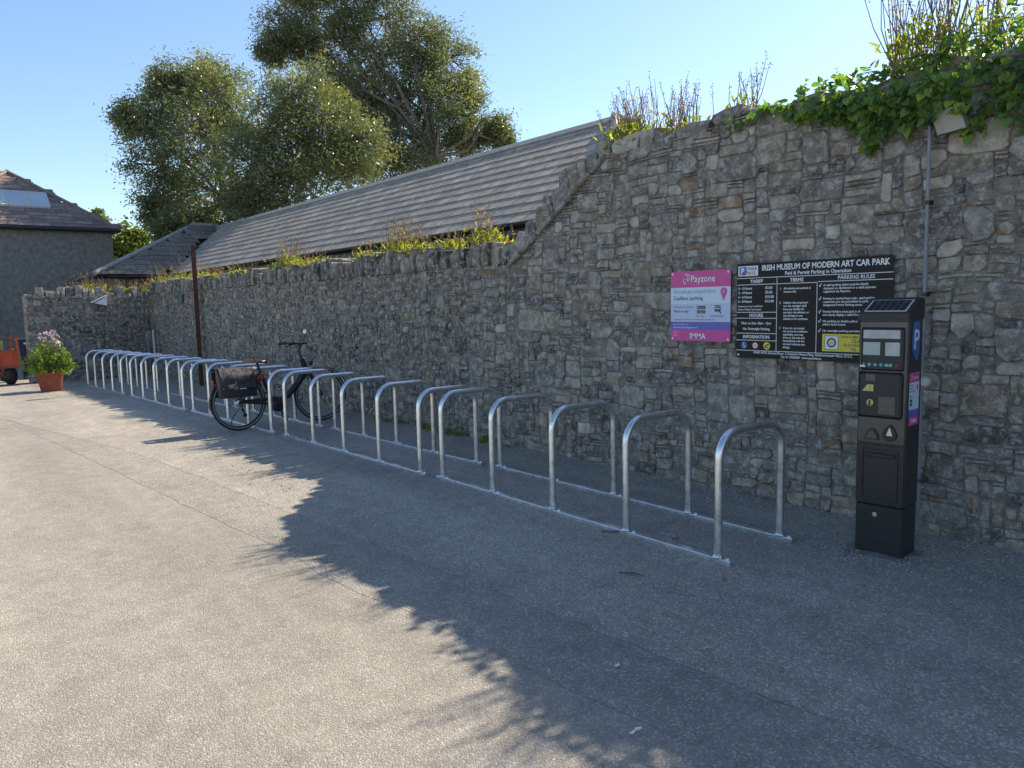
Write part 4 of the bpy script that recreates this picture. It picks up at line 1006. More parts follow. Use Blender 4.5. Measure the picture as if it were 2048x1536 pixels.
mb = MB(); mb.bbox(-.03, .03, -.03, .03, 0, .03, .006, Ms @ Matrix.Translation((0, .955, 1.055))); bp(mb, 'control_display', M['black_plastic'], hb, False)
mb = MB(); mb.tube([Ms @ Vector(q) for q in ((.22, .80, 1.07), (.16, 1.02, 1.0), (.08, 1.07, .88), (.04, 1.0, .76))], .003, 6); mb.tube([Ms @ Vector(q) for q in ((-.22, .80, 1.07), (-.1, 1.04, .98), (.0, 1.06, .86), (.0, .97, .76))], .003, 6); bp(mb, 'cable', M['black'])
mb = MB(); mb.lathe([(.03, 0), (.034, .03), (.02, .05)], 14, Ms @ Matrix.Translation((0, 1.0, .80)) @ Matrix.Rotation(R(-90), 4, 'X')); bp(mb, 'head_lamp', M['black_plastic'])
# mudguards
def guard(y, a0, a1, Mt=None):
    mb = MB(); n = 20; vs = []
    for i in range(n+1):
        a = R(a0+(a1-a0)*i/n)
        for j in range(5):
            t = -1+j/2; v = Vector((.030*t, y+(WR_+.022-.010*t*t)*math.cos(a), WR_+(WR_+.022-.010*t*t)*math.sin(a))); vs.append(Mt @ v if Mt else v)
    mb.add(vs, [(i*5+j, i*5+j+1, i*5+6+j, i*5+5+j) for i in range(n) for j in range(4)]); bp(mb, 'mudguard', M['black'])
guard(0, 30, 190); guard(WB, 15, 150, Ms)
# rear carrier and panniers
mb = MB()
for s_ in (-1, 1):
    mb.tube([(.055*s_, .25, .765), (.06*s_, .0, .775), (.06*s_, -.30, .775)], .006, 8); mb.tube([(.06*s_, -.12, .775), (.064*s_, 0, .37)], .006, 8); mb.tube([(.06*s_, -.25, .775), (.064*s_, -.01, .37)], .006, 8)
for q in (-.30, -.15, .05, .2): mb.tube([(-.06, q, .775), (.06, q, .775)], .005, 8)
bp(mb, 'carrier', M['black'])
mb = MB(); mb.bbox(-.02, .02, -.325, -.305, .60, .66, .004); bp(mb, 'tail_light', M['red'], None, False)
def pannier(s_):
    mb = MB(); nx, nz = 9, 7; vs = []
    def pt(i, j, side):
        f, g = i/(nx-1), j/(nz-1); y = -.30+.50*f+(.02*(1-g) if f < .5 else -.02*(1-g)); z = .44+.37*g
        b = (.145 if s_ > 0 else .07)*(1-.55*max(0, g-.75)/.25)*(1-.25*abs(2*f-1)**4)*(1-.15*(1-g)**3)
        b += .018*noise.noise(Vector((f*4, g*4, 3*s_)))
        return (s_*(.07+(b if side else 0)), y, z)
    for side in (0, 1):
        for j in range(nz):
            for i in range(nx): vs.append(pt(i, j, side))
    N = nx*nz; fs = []
    for j in range(nz-1):
        for i in range(nx-1): q = (j*nx+i, j*nx+i+1, j*nx+nx+i+1, j*nx+nx+i); fs.append(q[::-1]); fs.append(tuple(N+k for k in q))
    for i in range(nx-1): fs.append((i, i+1, N+i+1, N+i)); t = (nz-1)*nx; fs.append((t+i+1, t+i, N+t+i, N+t+i+1))
    for j in range(nz-1): fs.append((j*nx+nx, j*nx, N+j*nx, N+j*nx+nx)); e = nx-1; fs.append((j*nx+e, j*nx+nx+e, N+j*nx+nx+e, N+j*nx+e))
    mb.add(vs, fs); b = bp(mb, 'pannier', M['bag'])
    mb = MB(); n = 14; vs = []; k = 8
    for i in range(n+1):
        f = i/n; y = -.29+.44*f
        for j in range(k+1):
            g = j/k
            if g < .4: xx = .02+.14*g/.4; zz = .815-.03*g
            else: xx = .165+.055*(g-.4)/.6; zz = .80-.25*(g-.4)/.6
            zz += .014*math.sin(f*9+g*7)*g + .012*noise.noise(Vector((f*6, g*5, 2)))
            xx += .016*noise.noise(Vector((f*7, g*6, 8)))+.006
            vs.append((s_*xx*(1 if s_ > 0 else .66), y + .03*(g-.3)*(1-f), zz))
    mb.add(vs, [(i*(k+1)+j, i*(k+1)+j+1, (i+1)*(k+1)+j+1, (i+1)*(k+1)+j) for i in range(n) for j in range(k)])
    f_ = bp(mb, 'flap', M['bag_flap'], b)
    mb = MB(); mb.box(s_*.226 if s_ > 0 else s_*.23, s_*.23 if s_ > 0 else s_*.226, -.06, .02, .545, .556)
    if s_ > 0: bp(mb, 'label_patch', M['alu'], b, False)
pannier(1); pannier(-1)
mb = MB(); Ml = Matrix.Translation((0, .285, .655)) @ Matrix.Rotation(R(65), 4, 'X'); n = 10
mb.lathe([(.075+.014*math.cos(2*math.pi*i/n), .014*math.sin(2*math.pi*i/n)) for i in range(n)], 22, Ml, close=True); mb.bbox(.05, .11, -.03, .03, -.02, .03, .006, Ml); bp(mb, 'frame_lock', M['lock_red'])
# chain side
mb = MB(); mb.lathe([(.085, .082), (.09, .086), (.085, .09), (.02, .09), (.02, .082)], 28, Matrix.Translation((0, .49, .285)) @ Matrix.Rotation(R(90), 4, 'Y'), close=True); bp(mb, 'chainring', M['black'])
mb = MB(); mb.bbox(.086, .094, .0, .50, .345, .395, .003); bp(mb, 'chain_guard', M['black_plastic'], None, False)
mb = MB(); mb.lathe([(.06, .045), (.05, .065), (.03, .07), (.03, .045)], 24, Matrix.Translation((0, 0, WR_)) @ Matrix.Rotation(R(90), 4, 'Y'), close=True); bp(mb, 'cassette', M['steel'])
mb = MB(); mb.tube([(.08, .0, .34), (.085, .015, .27), (.082, .04, .20)], .010, 8); mb.lathe([(.026, -.004), (.026, .004)], 14, Matrix.Translation((.082, .04, .20)) @ Matrix.Rotation(R(90), 4, 'Y')); mb.lathe([(.022, -.004), (.022, .004)], 14, Matrix.Translation((.084, .015, .27)) @ Matrix.Rotation(R(90), 4, 'Y')); bp(mb, 'derailleur', M['black'])
for s_, a in ((1, -70), (-1, 110)):
    e = Vector((.10*s_, .49+.165*math.cos(R(a)), .285+.165*math.sin(R(a))))
    mb = MB(); mb.tube([(.095*s_, .49, .285), e], .011, 8); cr = bp(mb, 'crank', M['black'])
    mb = MB(); mb.bbox(e.x if s_ > 0 else e.x-.09, e.x+.09 if s_ > 0 else e.x, e.y-.035, e.y+.035, e.z-.012, e.z+.012, .005); bp(mb, 'pedal', M['black_plastic'], cr, False)
mb = MB(); mb.tube([(-.07, .08, .33), (-.10, -.05, .17), (-.13, -.10, .01)], .008, 8); bp(mb, 'kickstand', M['black'])

# ------------------------------------------------------------------ vegetation helpers
def leaf(mb, p, d, nrm, l, w, tn, kind=0, fold=.15):
    d = d.normalized(); s = d.cross(nrm)
    if s.length < 1e-4: s = d.orthogonal()
    s.normalize(); nn = s.cross(d)
    if kind == 0:      # narrow, folded along the midrib, drooping tip
        t = p + d*l - nn*l*.12; c = p + d*l*.45
        mb.add([p, c + s*w/2 + nn*w*fold, t, c - s*w/2 + nn*w*fold], [(0, 1, 2), (0, 2, 3)], tn)
    elif kind == 1:    # ivy: heart with pointed tip
        pts = [(0, .12), (-.32, 0), (-.5, .28), (-.34, .62), (0, 1.0), (.34, .62), (.5, .28), (.32, 0)]
        vs = [p + d*(b*l) + s*(a*w) + nn*(abs(a)*w*.25 - b*b*l*.12) for a, b in pts]
        mb.add(vs, [(0, 2, 1), (0, 3, 2), (0, 4, 3), (0, 5, 4), (0, 6, 5), (0, 7, 6)], tn)
    else:              # oval
        pts = [(0, 0), (-.4, .3), (-.38, .65), (0, 1), (.38, .65), (.4, .3)]
        vs = [p + d*(b*l) + s*(a*w) + nn*(abs(a)*w*.3 - b*b*l*.2) for a, b in pts]
        mb.add(vs, [(0, 2, 1), (0, 3, 2), (0, 4, 3), (0, 5, 4)], tn)
def rv(rng): 
    while True:
        v = Vector((rng.uniform(-1, 1), rng.uniform(-1, 1), rng.uniform(-1, 1)))
        if .05 < v.length < 1: return v.normalized()

def tree(name, lobes, depth, base, lmat, label, rng, ntw=30, nl=46, ll=(.14, .24), droop=.55, wid=.24, fork_h=.45, group=None, tr=.26):
    """lobes: (px, py, radius px, depth offset); each is a clump of twigs carried by a limb"""
    root = empty(name, base, label=label, cat='tree', group=group)
    B = Vector(base); cl = []
    for l in lobes:
        d = depth + l[3]; c = at(l[0], l[1], d); cl.append((c, l[2]*d/F))
    fol = MB(); wood = MB()
    cen = sum((c for c, r in cl), Vector())/len(cl)
    forkp = B + (cen-B)*fork_h; forkp.z = B.z + (cen.z-B.z)*fork_h
    forks = [forkp, B + (cen-B)*(fork_h*1.5), B + (cen-B)*(fork_h*.75)]
    wood.tube([B - Vector((0, 0, .3)), B.lerp(forkp, .5) + Vector((.2, .1, 0)), forkp, forks[1]], [tr*1.15, tr*.9, tr*.75, tr*.35], 10)
    for c, r in cl:
        f = min(forks, key=lambda q: (q-c).length + (2 if q.z > c.z else 0))
        m1 = f.lerp(c, .3) + Vector((rng.uniform(-.5, .5), rng.uniform(-.5, .5), rng.uniform(.1, .7))); mid = f.lerp(c, .65) + Vector((rng.uniform(-.5, .5), rng.uniform(-.5, .5), rng.uniform(.0, .6)))
        wood.tube([f, m1, mid, c], [tr*.34, tr*.25, tr*.17, tr*.08], 7)
        for t in range(ntw):
            q = rv(rng); rad = r*(.35+.72*rng.random()**.55)*(1.22 if rng.random() < .14 else 1); e = c + Vector((q.x*rad, q.y*rad*1.0, q.z*rad*.92))
            st_ = c.lerp(e, rng.uniform(.0, .3))
            if t % 2 == 0: wood.tube([st_, st_.lerp(e, .6) + rv(rng)*.1, e], [.03, .018, .007], 5, caps=False)
            g = rng.uniform(.7, 1.25); yel = rng.random() < .22
            tn0 = (g*(1.35 if yel else 1), g*(1.15 if yel else 1), g*(.8 if yel else 1))
            sp = rng.uniform(.13, .27)*min(1.2, .55+r*.5)
            for k in range(nl):
                p = e + Vector((rng.gauss(0, sp), rng.gauss(0, sp), rng.gauss(0, sp*.8)))
                d = rv(rng); d.z = d.z*.6 - droop; l = rng.uniform(*ll); gg = rng.uniform(.8, 1.2)
                leaf(fol, p, d, rv(rng), l, l*wid*rng.uniform(.8, 1.3), tuple(x*gg for x in tn0))
    part(wood, 'trunk', M['bark'], root, True)
    part(fol, 'crown', lmat, root, colors=True)
    return root
rt = random.Random(21)
L1 = [(262, 235, 34, 0), (300, 255, 60, 0), (335, 165, 42, 1), (350, 210, 55, 1), (405, 150, 46, 1), (440, 185, 60, 0), (400, 265, 80, -1), (325, 330, 62, 0), (350, 405, 62, -.5), (318, 420, 36, 0), (430, 385, 75, -1.5), (480, 250, 75, 0), (500, 330, 85, -1), (555, 255, 78, 1),
      (600, 185, 66, 2), (650, 245, 70, 2), (665, 330, 70, 1), (580, 400, 75, 0), (500, 420, 55, -1), (345, 455, 36, -2.5), (395, 450, 40, -2.5), (720, 290, 55, 2), (590, 320, 70, 0)]
b1 = at(500, 600, 29); b1.z = -.2
tree('eucalyptus_tree', [(a, b, c, d if a < 500 else -3.2 + d*.2) for a, b, c, d in L1], 28.8, tuple(b1), M['leaf_euc'], 'broad dark eucalyptus tree overhanging the far end of the slate roof', rt, 62, 60, ll=(.11, .20), wid=.28, group='eucalyptus trees behind the shed')
L2 = [(560, 55, 50, 0), (545, 100, 30, 0), (620, 25, 62, 1), (690, 15, 66, 0), (770, 35, 64, 0), (835, 75, 56, 0), (895, 115, 55, 1), (930, 185, 42, 0), (900, 225, 58, -1), (835, 190, 66, 0), (765, 135, 50, 1), (690, 80, 52, 0), (610, 90, 36, 0), (800, 265, 62, 0), (735, 235, 46, 1),
      (880, 290, 55, 0), (945, 270, 42, 0), (992, 262, 30, 0), (830, 315, 55, -1), (765, 335, 50, -1), (690, -40, 66, 0), (610, -40, 55, 0), (770, -40, 50, 0), (725, 180, 50, 0), (650, 150, 48, 1), (690, 200, 46, 1), (780, 205, 50, 1), (700, 330, 44, -1), (1010, 290, 20, 0), (850, 140, 44, 0)]
tree('eucalyptus_tree', L2, 36, (-24.0, 21.5, -.2), M['leaf_euc'], 'taller airy eucalyptus tree rising above the ridge of the slate roof', rt, 66, 58, ll=(.12, .22), wid=.28, group='eucalyptus trees behind the shed')
tree('lime_tree', [(255, 470, 26, 0), (240, 500, 24, 0), (270, 495, 26, 0), (255, 525, 26, 0), (285, 480, 12, 0)], 52, (-47, 16.5, -.4), M['leaf_lime'], 'yellow-green tree in the gap between the house and the shed', rt, 34, 40, ll=(.22, .34), wid=.6, droop=.2, tr=.2)
tree('shrub_tree', [(193, 428, 9, 0), (205, 437, 7, 0), (190, 440, 10, 0)], 56, (-54, 13, -.4), M['leaf_lime'], 'tip of a small tree showing over the hip of the house roof', rt, 14, 24, ll=(.2, .3), wid=.5, droop=.2, tr=.14)

# ------------------------------------------------------------------ plants on the walls
rp = random.Random(33)
def wall_plant(x, y, z, h, n, spread, label, leafy=1.0, pink=False, dry=1.0, group=None, name='wall_plant'):
    n = int(n*1.8); h *= 1.25 if z < 2.5 else 1.15; spread *= 1.25 if z < 2.5 else 1
    root = empty(name, (x, y, z), label=label, cat='plant', group=group)
    st_, gr, lf, fl_ = MB(), MB(), MB(), MB()
    for i in range(n):
        b = Vector((x + rp.gauss(0, spread*.45), y + rp.gauss(0, .09), z-.03)); hh = h*rp.uniform(.45, 1.08); lean = Vector((rp.gauss(0, .22), rp.gauss(0, .18), 1))
        e = b + lean*hh; m_ = b.lerp(e, .5) + Vector((rp.gauss(0, .02), rp.gauss(0, .02), 0)); dryq = rp.random() < .6*dry
        (st_ if dryq else gr).tube([b, m_, e], [.0046, .0034, .0018], 5, caps=False)
        k = int((3 if dryq else 9)*leafy + rp.random()*4)
        for q in range(k):
            f = rp.random()**1.5*(.55 if not dryq else .9); p = b.lerp(e, f); d = rv(rp); d.z = abs(d.z)*.5+.1; l = rp.uniform(.04, .085)*(1 if not dryq else .7)
            g = rp.uniform(.7, 1.25); tn = (g, g, g) if not dryq else (g*1.5, g*.75, g*.6)
            leaf(lf, p, d, Vector((0, 0, 1)), l, l*.4, tn, 2)
        if dryq or rp.random() < .5:                                     # seed heads
            for q in range(rp.randint(4, 9)):
                f = rp.uniform(.78, 1.03); p = b.lerp(e, f) + rv(rp)*.018; d = rv(rp); d.z = abs(d.z)
                if pink and rp.random() < .3: leaf(fl_, p, d, rv(rp), .016, .012, (1, 1, 1), 2)
                else: st_.tube([p, p+d*.014], [.004, .0015], 4, caps=False)
    for i in range(int(n*2.2*leafy)):                                    # tuft at the foot
        b = Vector((x + rp.gauss(0, spread*.55), y + rp.gauss(0, .10), z-.02)); d = rv(rp); d.z = abs(d.z)+.5; l = rp.uniform(.05, .10); g = rp.uniform(.7, 1.3)
        leaf(lf, b + Vector((0, 0, rp.uniform(0, h*.3))), d, rv(rp), l, l*.35, (g, g, g*.8), 2)
    tag(part(st_, 'dry_stalks', M['stem_dry'], root), kind='stuff')
    if gr.v: part(gr, 'stems', M['stem_green'], root)
    part(lf, 'leaves', M['leaf_wall'], root, colors=True)
    if fl_.v: tag(part(fl_, 'flowers', M['petal_red'], root, colors=True), kind='stuff')
    return root
def xw(px, py=520, y=5.32):
    d = FW + RT*((px-1024)/F) + UP*((768-py)/F); t = y/d.y; return d.x*t
TG = 'small plants rooted in the low wall coping'
ORD = ['first', 'second', 'third', 'fourth', 'fifth', 'sixth', 'seventh', 'eighth', 'ninth']
for k_, (px, h, n, sp) in enumerate(((303, .34, 9, .25), (322, .5, 14, .4), (345, .42, 12, .35), (368, .5, 14, .4), (402, .42, 14, .3), (425, .30, 12, .25), (440, .24, 10, .18), (478, .28, 11, .18), (505, .22, 8, .15))):
    wall_plant(xw(px), 5.34, 2.16, h, n, sp, f'yellow-green plant on the low wall coping, {ORD[k_]} from the corner with the end wall', 1.3, group=TG)
wall_plant(xw(575), 5.33, 2.2, .48, 34, .28, 'large bushy wall plant with pinkish heads on the low wall beyond the bicycle', 1.2, True)
for px, h, n, lb in ((652, .22, 8, 'tiny leafy tuft on the low wall right after the large bushy plant'), (735, .26, 12, 'little leafy tuft on the low wall between the two bushy plants'), (900, .26, 10, 'little leafy tuft on the low wall between brown-stalked bush and sloping coping'), (1000, .2, 7, 'tiny leafy tuft squeezed against the first slab of the sloping coping')):
    wall_plant(xw(px), 5.33, 2.2, h, n, .12, lb, 1.2, group='leafy tufts on the low wall')
wall_plant(xw(612), 5.33, 2.2, .30, 12, .2, 'low straggly plant just beside the large bushy plant on the low wall', 1.1)
wall_plant(xw(845, 490), 5.33, 2.2, .34, 14, .2, 'low straggly plant just beside the brown-stalked bush on the low wall', 1.0)
wall_plant(xw(795, 480), 5.33, 2.2, .46, 34, .25, 'bushy wall plant with many brown stalks below the middle of the slate roof', 1.1)
wall_plant(xw(965, 470), 5.33, 2.2, .44, 16, .13, 'tall sparse wall plant at the foot of the sloping coping', 1.2)
ZT = 2.93
wall_plant(xw(1262, 270), 5.34, ZT, .46, 46, .2, 'dense pink-flowered wall plant at the end of the shed ridge on the tall wall', 1.3, True)
wall_plant(xw(1355, 265), 5.36, ZT-.02, .44, 30, .2, 'clump of bare stalks on the tall wall above the pink sign', .45)
wall_plant(xw(1490, 240), 5.34, ZT, .5, 9, .07, 'few tall brown stalks standing alone on the tall wall above the black board', .5)
wall_plant(xw(1800, 110), 5.40, ZT+.1, .62, 20, .17, 'tall thicket of reddish stalks growing out of the ivy left of the floodlight', .9, True)
wall_plant(xw(1880, 100), 5.42, ZT+.1, .66, 24, .17, 'tall thicket of reddish stalks growing out of the ivy above the floodlight', .8)
wall_plant(xw(1975, 90), 5.45, ZT+.12, .55, 14, .14, 'thinner thicket of reddish stalks growing out of the ivy right of the floodlight', .8)
for k_, (u, h, n) in enumerate(((.95, .26, 6), (1.35, .42, 10), (1.62, .30, 10), (2.05, .26, 9), (2.45, .26, 9), (2.8, .3, 9))):
    q = RW_END + rdir*u - rn*.2
    wall_plant(q.x, q.y, 2.04, h, n, .1, f'small weed on the jagged end wall coping, {ORD[5-k_]} from the corner with the long wall', 1.0, group='weeds on the end wall')
# ivy over the top of the tall wall
ivy = empty('ivy', (-2.5, YW, 2.8), label='thick green ivy hanging over the top of the tall wall around the floodlight', cat='ivy')
ri = random.Random(44); lv = []
def ivy_low(x):          # how far the ivy hangs down
    if x < -3.5: return 2.86
    b = 2.86 - .20*min(1, max(0, (x+3.4)/1.1)) - .10*min(1, max(0, (x+2.7)/.4))
    return b + .07*math.sin(x*5.1) + .05*math.sin(x*13+1) - (.14 if -2.02 < x < -1.86 else 0) - (.10 if -2.62 < x < -2.3 else 0)
def ivy_top(x): return 2.90 + .20*min(1, max(0, (x+3.7)/1.6)) + .05*math.sin(x*6) + (.16*min(1, max(0, (x+2.0)/.5)))
x = -3.75
N = 7000
for i in range(N):
    x = -3.75 + 5.0*ri.random()
    dens = min(1, max(.1, (x+3.75)/1.3))
    if ri.random() > dens: continue
    lo, hi = ivy_low(x), ivy_top(x); f = ri.random()**.8; z = lo + (hi-lo)*f
    if z > 2.86: y = YW - .05 + .5*ri.random()**1.5 - .08*ri.random()
    else: y = YW - .035 - .12*ri.random()*(0.3+f)
    if -2.16 < x < -2.01 and z < 2.60 and y < YW and ri.random() < .85: continue
    if -2.2 < x < -1.9 and z > 2.6 and z < 2.86: y -= .12
    d = Vector((ri.gauss(0, .5), -.35 + ri.gauss(0, .3), -.8 + ri.gauss(0, .35))) if z < 2.92 else Vector((ri.gauss(0, .6), ri.gauss(-.2, .6), ri.gauss(.0, .5)))
    nr = Vector((ri.gauss(0, .35), -1, .6 + ri.gauss(0, .3))) if z < 2.95 else Vector((ri.gauss(0, .4), -.4, 1))
    l = ri.choice((ri.uniform(.022, .045), ri.uniform(.04, .075))); g = ri.uniform(.55, 1.3); yy = ri.random() < .2
    lv.append((Vector((x, y, z)), d, nr, l, (g*(1.9 if yy else 1), g*(1.5 if yy else 1), g*.8)))
def vis(t):
    p = t[0]; a = proj(p); return -t[3]/a[2]*(1 if a[0] < 2040 and a[1] > 5 else 0)*(1.0 if p.y < YW-.03 else .5)
lv.sort(key=vis); rest = MB()
for k, (p, d, nr, l, tn) in enumerate(lv):
    if k < 290:
        mb = MB(); leaf(mb, Vector((0, 0, 0)), d, nr, l, l*.95, tn, 1); o = mb.build('leaf', M['leaf_ivy'], ivy, colors=True); o.location = p - ivy.location
    else: leaf(rest, p, d, nr, l, l*.95, tn, 1)
tag(part(rest, 'foliage', M['leaf_ivy'], ivy, colors=True), kind='stuff')
for i in range(24):
    mb = MB(); x = -3.4 + 4.2*ri.random(); z1 = ivy_low(x)+.04; mb.tube([(x, YW+.1, 3.02), (x+ri.gauss(0, .05), YW-.045, 2.88), (x+ri.gauss(0, .1), YW-.05, z1)], [.008, .006, .003], 5)
    part(mb, 'vine_stem', M['stem_dry'], ivy)

# ------------------------------------------------------------------ flower pot
PXc, PYc = -18.62, 2.46; pz = gz(PXc)+.004
pot = empty('flower_pot', (PXc, PYc, pz), R(-14), 'square terracotta pot overflowing with green leaves and pale pink flowers', 'flower pot')
mb = MB()
def ringq(h, s, z): return [(-s, -s, z), (s, -s, z), (s, s, z), (-s, s, z)]
lv_ = [(.17, 0), (.225, .34), (.25, .345), (.25, .40), (.225, .40), (.205, .33)]
vs = [q for s, z in lv_ for q in ringq(0, s, z)]
fs = [(3, 2, 1, 0)] + [(k*4+i, k*4+(i+1) % 4, k*4+4+(i+1) % 4, k*4+4+i) for k in range(5) for i in range(4)]
mb.add(vs, fs); mb.build('pot', M['terracotta'], pot)
mb = MB(); mb.add(ringq(0, .21, .34), [(0, 1, 2, 3)]); mb.build('soil', M['soil'], pot)
st_, lf, fw_ = MB(), MB(), MB()
for i in range(150):
    a = ri.uniform(0, 6.283); r0 = .19*ri.random()**.5; b = Vector((r0*math.cos(a), r0*math.sin(a), .34)); out = .42*ri.random()**.7; h = .66*(1-(out/.5)**2)*ri.uniform(.4, 1.05)
    e = Vector((math.cos(a)*(r0*.6+out), math.sin(a)*(r0*.6+out), .40+h - (.22*ri.random() if out > .30 else 0)))
    m_ = b.lerp(e, .5) + Vector((0, 0, .08)); st_.tube([b, m_, e], [.004, .003, .002], 4, caps=False)
    yel = ri.random() < .18
    for k in range(16):
        f = ri.uniform(.3, 1.05); p = (b.lerp(m_, f*2) if f < .5 else m_.lerp(e, f*2-1)) + rv(ri)*.03; d = rv(ri) + Vector((math.cos(a), math.sin(a), .2))*.5; l = ri.uniform(.03, .075); g = ri.uniform(.65, 1.3)
        leaf(lf, p, d, rv(ri)+Vector((0, 0, .8)), l, l*ri.uniform(.4, .75), (g*(1.6 if yel else 1), g*(1.25 if yel else 1), g*.8), 2)
for i in range(60):
    a = ri.uniform(0, 6.283); r0 = .24*ri.random()**.6; c = Vector((.02+r0*math.cos(a), .06+r0*math.sin(a)*.9, ri.uniform(.98, 1.32)-r0*.6)); st_.tube([(c.x*.6, c.y*.6, .5), c], [.003, .002], 4, caps=False)
    n_ = rv(ri)+Vector((.5, -.3, .5))
    for k in range(6):
        d = n_.orthogonal().normalized(); d = Matrix.Rotation(k*1.047, 3, n_.normalized()) @ d; leaf(fw_, c, d, n_, .034, .032, (1, 1, 1) if ri.random() < .6 else (.9, .7, .8), 2)
st_.build('stems', M['stem_green'], pot); lf.build('foliage', M['leaf_pot'], pot, colors=True); tag(fw_.build('flowers', M['petal'], pot, colors=True), kind='stuff')

# ------------------------------------------------------------------ cart and bin at the far left
CX = -21.3; cz = gz(CX)
cart = empty('trailer_cart', (CX, 1.3, cz), label='faded orange-red garden trailer with mesh sides and black tyre beside the house', cat='trailer')
Y1c, Y0c = 2.22, -.1; wz = .215
def cb(name, mat, *b):
    mb = MB()
    for q in b: mb.box(q[0], q[1], q[2], q[3], q[4]+cz, q[5]+cz)
    return part(mb, name, mat, cart)
cb('bed', M['cart_red'], (CX-1.2, CX, Y0c, Y1c, .44, .50))
sp = cb('side_panel', M['cart_red'], (CX-.03, CX, Y0c, Y1c-.05, .51, .80)); cb('panel_rib', M['cart_rust'], (CX+.001, CX+.03, 1.78, 1.83, .42, .82), (CX+.001, CX+.03, Y0c, Y1c, .40, .435)); cb('top_rail', M['cart_rust'], (CX-.03, CX+.012, Y0c, Y1c, .802, .83))
cb('end_panel', M['cart_red'], (CX-1.2, CX-.03, Y1c-.04, Y1c-.0, .51, .80))
for x_ in (CX-.03, CX-1.2): cb('corner_post', M['cart_red'], (x_-.0, x_+.045, Y1c-.045, Y1c, .38, 1.13))
cb('cage_rail', M['cart_rust'], (CX-.02, CX+.01, Y0c, Y1c-.05, 1.09, 1.12))
mb = MB()
for i in range(30): yy = Y0c+.07*i+.02; mb.tube([(CX-.01, yy, cz+.83), (CX-.01, yy, cz+1.09)], .0025, 4)
for i in range(5): z = cz+.86+.05*i; mb.tube([(CX-.01, Y0c, z), (CX-.01, Y1c-.05, z)], .0025, 4)
part(mb, 'mesh_side', M['mesh_grey'], cart)
cb('axle_frame', M['cart_rust'], (CX-.9, CX-.1, 1.1, 1.9, .27, .32), (CX-.1, CX-.06, 1.84, 1.92, .2, .44)); cb('chassis', M['cart_rust'], (CX-.12, CX-.05, Y0c, 1.95, .25, .30))
for x_ in (CX-.16, CX-1.06):
    Mw = Matrix.Translation((x_, 2.03, cz+wz)) @ Matrix.Rotation(R(62), 4, 'Z') @ Matrix.Rotation(R(90), 4, 'Y')
    mb = MB(); mb.lathe([(.09, -.07), (.17, -.085), (.205, -.06), (.215, 0), (.205, .06), (.17, .085), (.09, .07)], 28, Mw, close=True); w_ = part(mb, 'wheel', M['rubber'], cart, True)
    mb = MB(); mb.lathe([(.1, -.05), (.03, -.06), (.03, .06), (.1, .05)], 20, Mw); part(mb, 'hub', M['mesh_grey'], cart, True)
cargo = MB(); cargo.box(CX-.5, CX-.35, 1.75, 1.95, cz+.50, cz+1.02); o = cargo.build('folded_sack', M['olive']); tag(o, 'yellowish sack inside the mesh-sided trailer', 'sack')
bn = empty('blue_bin', (-23.2, 2.75, gz(-23.2)), label='dark blue wheeled bin between the trailer and the end wall', cat='bin')
bz = gz(-23.2)
mb = MB(); vs = [(x, y, z+bz) for z, s in ((.10, .21), (.98, .27)) for x, y in ((-23.2-s, 2.66-s), (-23.2+s, 2.66-s), (-23.2+s, 2.66+s), (-23.2-s, 2.66+s))]
mb.add(vs, [(3, 2, 1, 0), (4, 5, 6, 7)] + [(i, (i+1) % 4, 4+(i+1) % 4, 4+i) for i in range(4)]); part(mb, 'body', M['bin_blue'], bn)
mb = MB(); mb.bbox(-23.5, -22.9, 2.36, 2.96, bz+.981, bz+1.05, .02); part(mb, 'lid', M['bin_blue'], bn)
mb = MB(); rect(mb, 2.50, 2.60, .0, .05, lambda a, b, h: (-22.925, a, bz+.90+b)); part(mb, 'label_patch', M['white'], bn)
for y_ in (2.48, 2.84):
    mb = MB(); mb.lathe([(.05, -.03), (.1, -.03), (.1, .03), (.05, .03)], 18, Matrix.Translation((-23.03, y_, bz+.1)) @ Matrix.Rotation(R(90), 4, 'X'), close=True); part(mb, 'wheel', M['rubber'], bn, True)

# ------------------------------------------------------------------ loose things on the ground
rg = random.Random(55)
gr = MB()
def pebble(mb, x, y, r, z=.006):
    q = [rv(rg)*r*rg.uniform(.7, 1.2) for _ in range(6)]
    base = [Vector((1, 0, 0)), Vector((-.5, .87, 0)), Vector((-.5, -.87, 0)), Vector((.3, .2, .8)), Vector((-.4, .1, .7)), Vector((.1, -.4, .75))]
    vs = [Vector((x, y, gz(x)+z)) + (b*r + k*.35) for b, k in zip(base, q)]
    mb.add(vs, [(0, 1, 3), (1, 4, 3), (1, 2, 4), (2, 5, 4), (2, 0, 5), (0, 3, 5), (3, 4, 5)])
for i in range(8000):
    x = -14 + 15*rg.random()**.55; k = rg.random()
    if k < .62: y = 5.12 - abs(rg.gauss(0, .16))
    elif k < .70: x = -2.15 + rg.gauss(0, .35); y = 4.45 + rg.gauss(0, .16)
    else: y = rg.uniform(2.3, 5.1)
    pebble(gr, x, y, rg.uniform(.003, .009) if rg.random() < .96 else rg.uniform(.009, .016))
tag(gr.build('gravel', M['gravel']), 'loose grit and small stones along the foot of the wall', 'gravel', kind='stuff')
weeds = MB()
for i in range(26):
    x = rg.choice((-9.2, -8.8, -8.2, -7.6, -6.7)) + rg.gauss(0, .12); y = 5.08 - abs(rg.gauss(0, .04))
    for k in range(14):
        d = rv(rg); d.z = abs(d.z)+.6; l = rg.uniform(.03, .09); leaf(weeds, Vector((x+rg.gauss(0, .04), y+rg.gauss(0, .02), gz(x)+.01)), d, rv(rg), l, l*.25, (.8, .8, .6), 2)
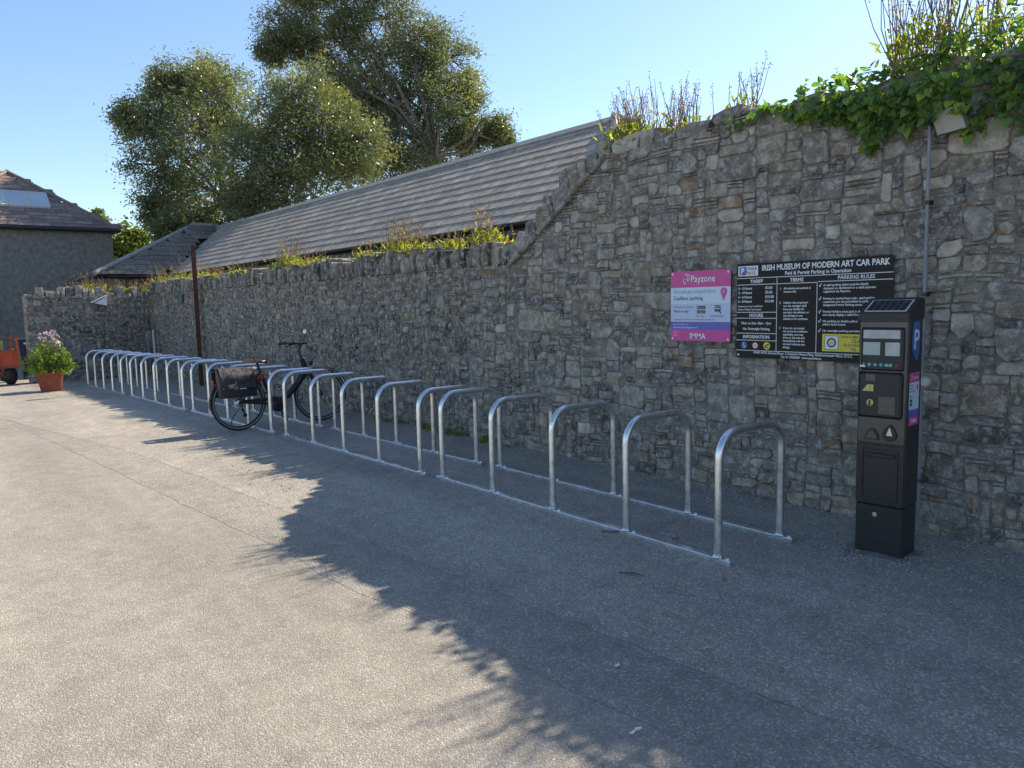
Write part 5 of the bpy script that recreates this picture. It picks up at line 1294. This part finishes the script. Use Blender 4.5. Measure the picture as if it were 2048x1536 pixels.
tag(weeds.build('weeds', M['leaf_wall'], colors=True), 'thin green weeds along the foot of the low wall behind the racks', 'weeds', kind='stuff')
def ong(px, py):
    d = FW + RT*((px-1024)/F) + UP*((768-py)/F); t = -CAM_H/d.z; return d.x*t, d.y*t
for px, py, l, lab in ((1230, 1068, .16, 'short flat grey twig lying beside the front rail of the nearest rack'), (1262, 1152, .12, 'thin grey twig lying on the tarmac between rack and shadow edge')):
    x, y = ong(px, py); mb = MB(); mb.tube([(x-l/2, y-l*.3, .012), (x, y+.01, .016), (x+l/2, y+l*.3, .012)], [.004, .006, .003], 6); tag(mb.build('twig', M['twig']), lab, 'twig')
x, y = ong(1328, 1233); mb = MB(); mb.tube([(x-.015, y, .012), (x+.015, y+.006, .012)], .005, 8); tag(mb.build('cigarette_end', M['dry_leaf']), 'tiny orange cigarette end on the shaded tarmac', 'litter')
for px, py, lb in ((1450, 1158, 'small dry brown leaf just outside the near end of the first rack'), (1345, 1080, 'small dry brown leaf by the front rail of the first rack'), (1130, 970, 'small dry brown leaf lying inside the rack beside the machine'), (1000, 948, 'small dry brown leaf between the rails at the first rack far end'), (700, 880, 'small dry brown leaf inside the empty rack beside the bicycle')):
    x, y = ong(px, py); mb = MB(); leaf(mb, Vector((x, y, .012)), Vector((rg.gauss(0, 1), rg.gauss(0, 1), .1)), Vector((0, 0, 1)), .05, .022, (1, 1, 1), 2); tag(mb.build('fallen_leaf', M['dry_leaf']), lb, 'leaf', 'fallen leaves on the tarmac')
for px, py, lb in ((1265, 1472, 'larger tiny white scrap at the shadow edge on the road'), (1277, 1464, 'white scrap touching the larger white scrap at the shadow edge'), (1235, 1336, 'lone tiny white scrap on the shaded tarmac')):
    x, y = ong(px, py); mb = MB(); rough_block(mb, -.011, .011, -.006, .006, 0, .004, rg, None, (1, 1, 1), .003); o = mb.build('paper_scrap', M['white']); o.location = (x, y, .012); o.rotation_euler = (0, 0, rg.uniform(0, 3)); tag(o, lb, 'litter', 'white scraps on the road')
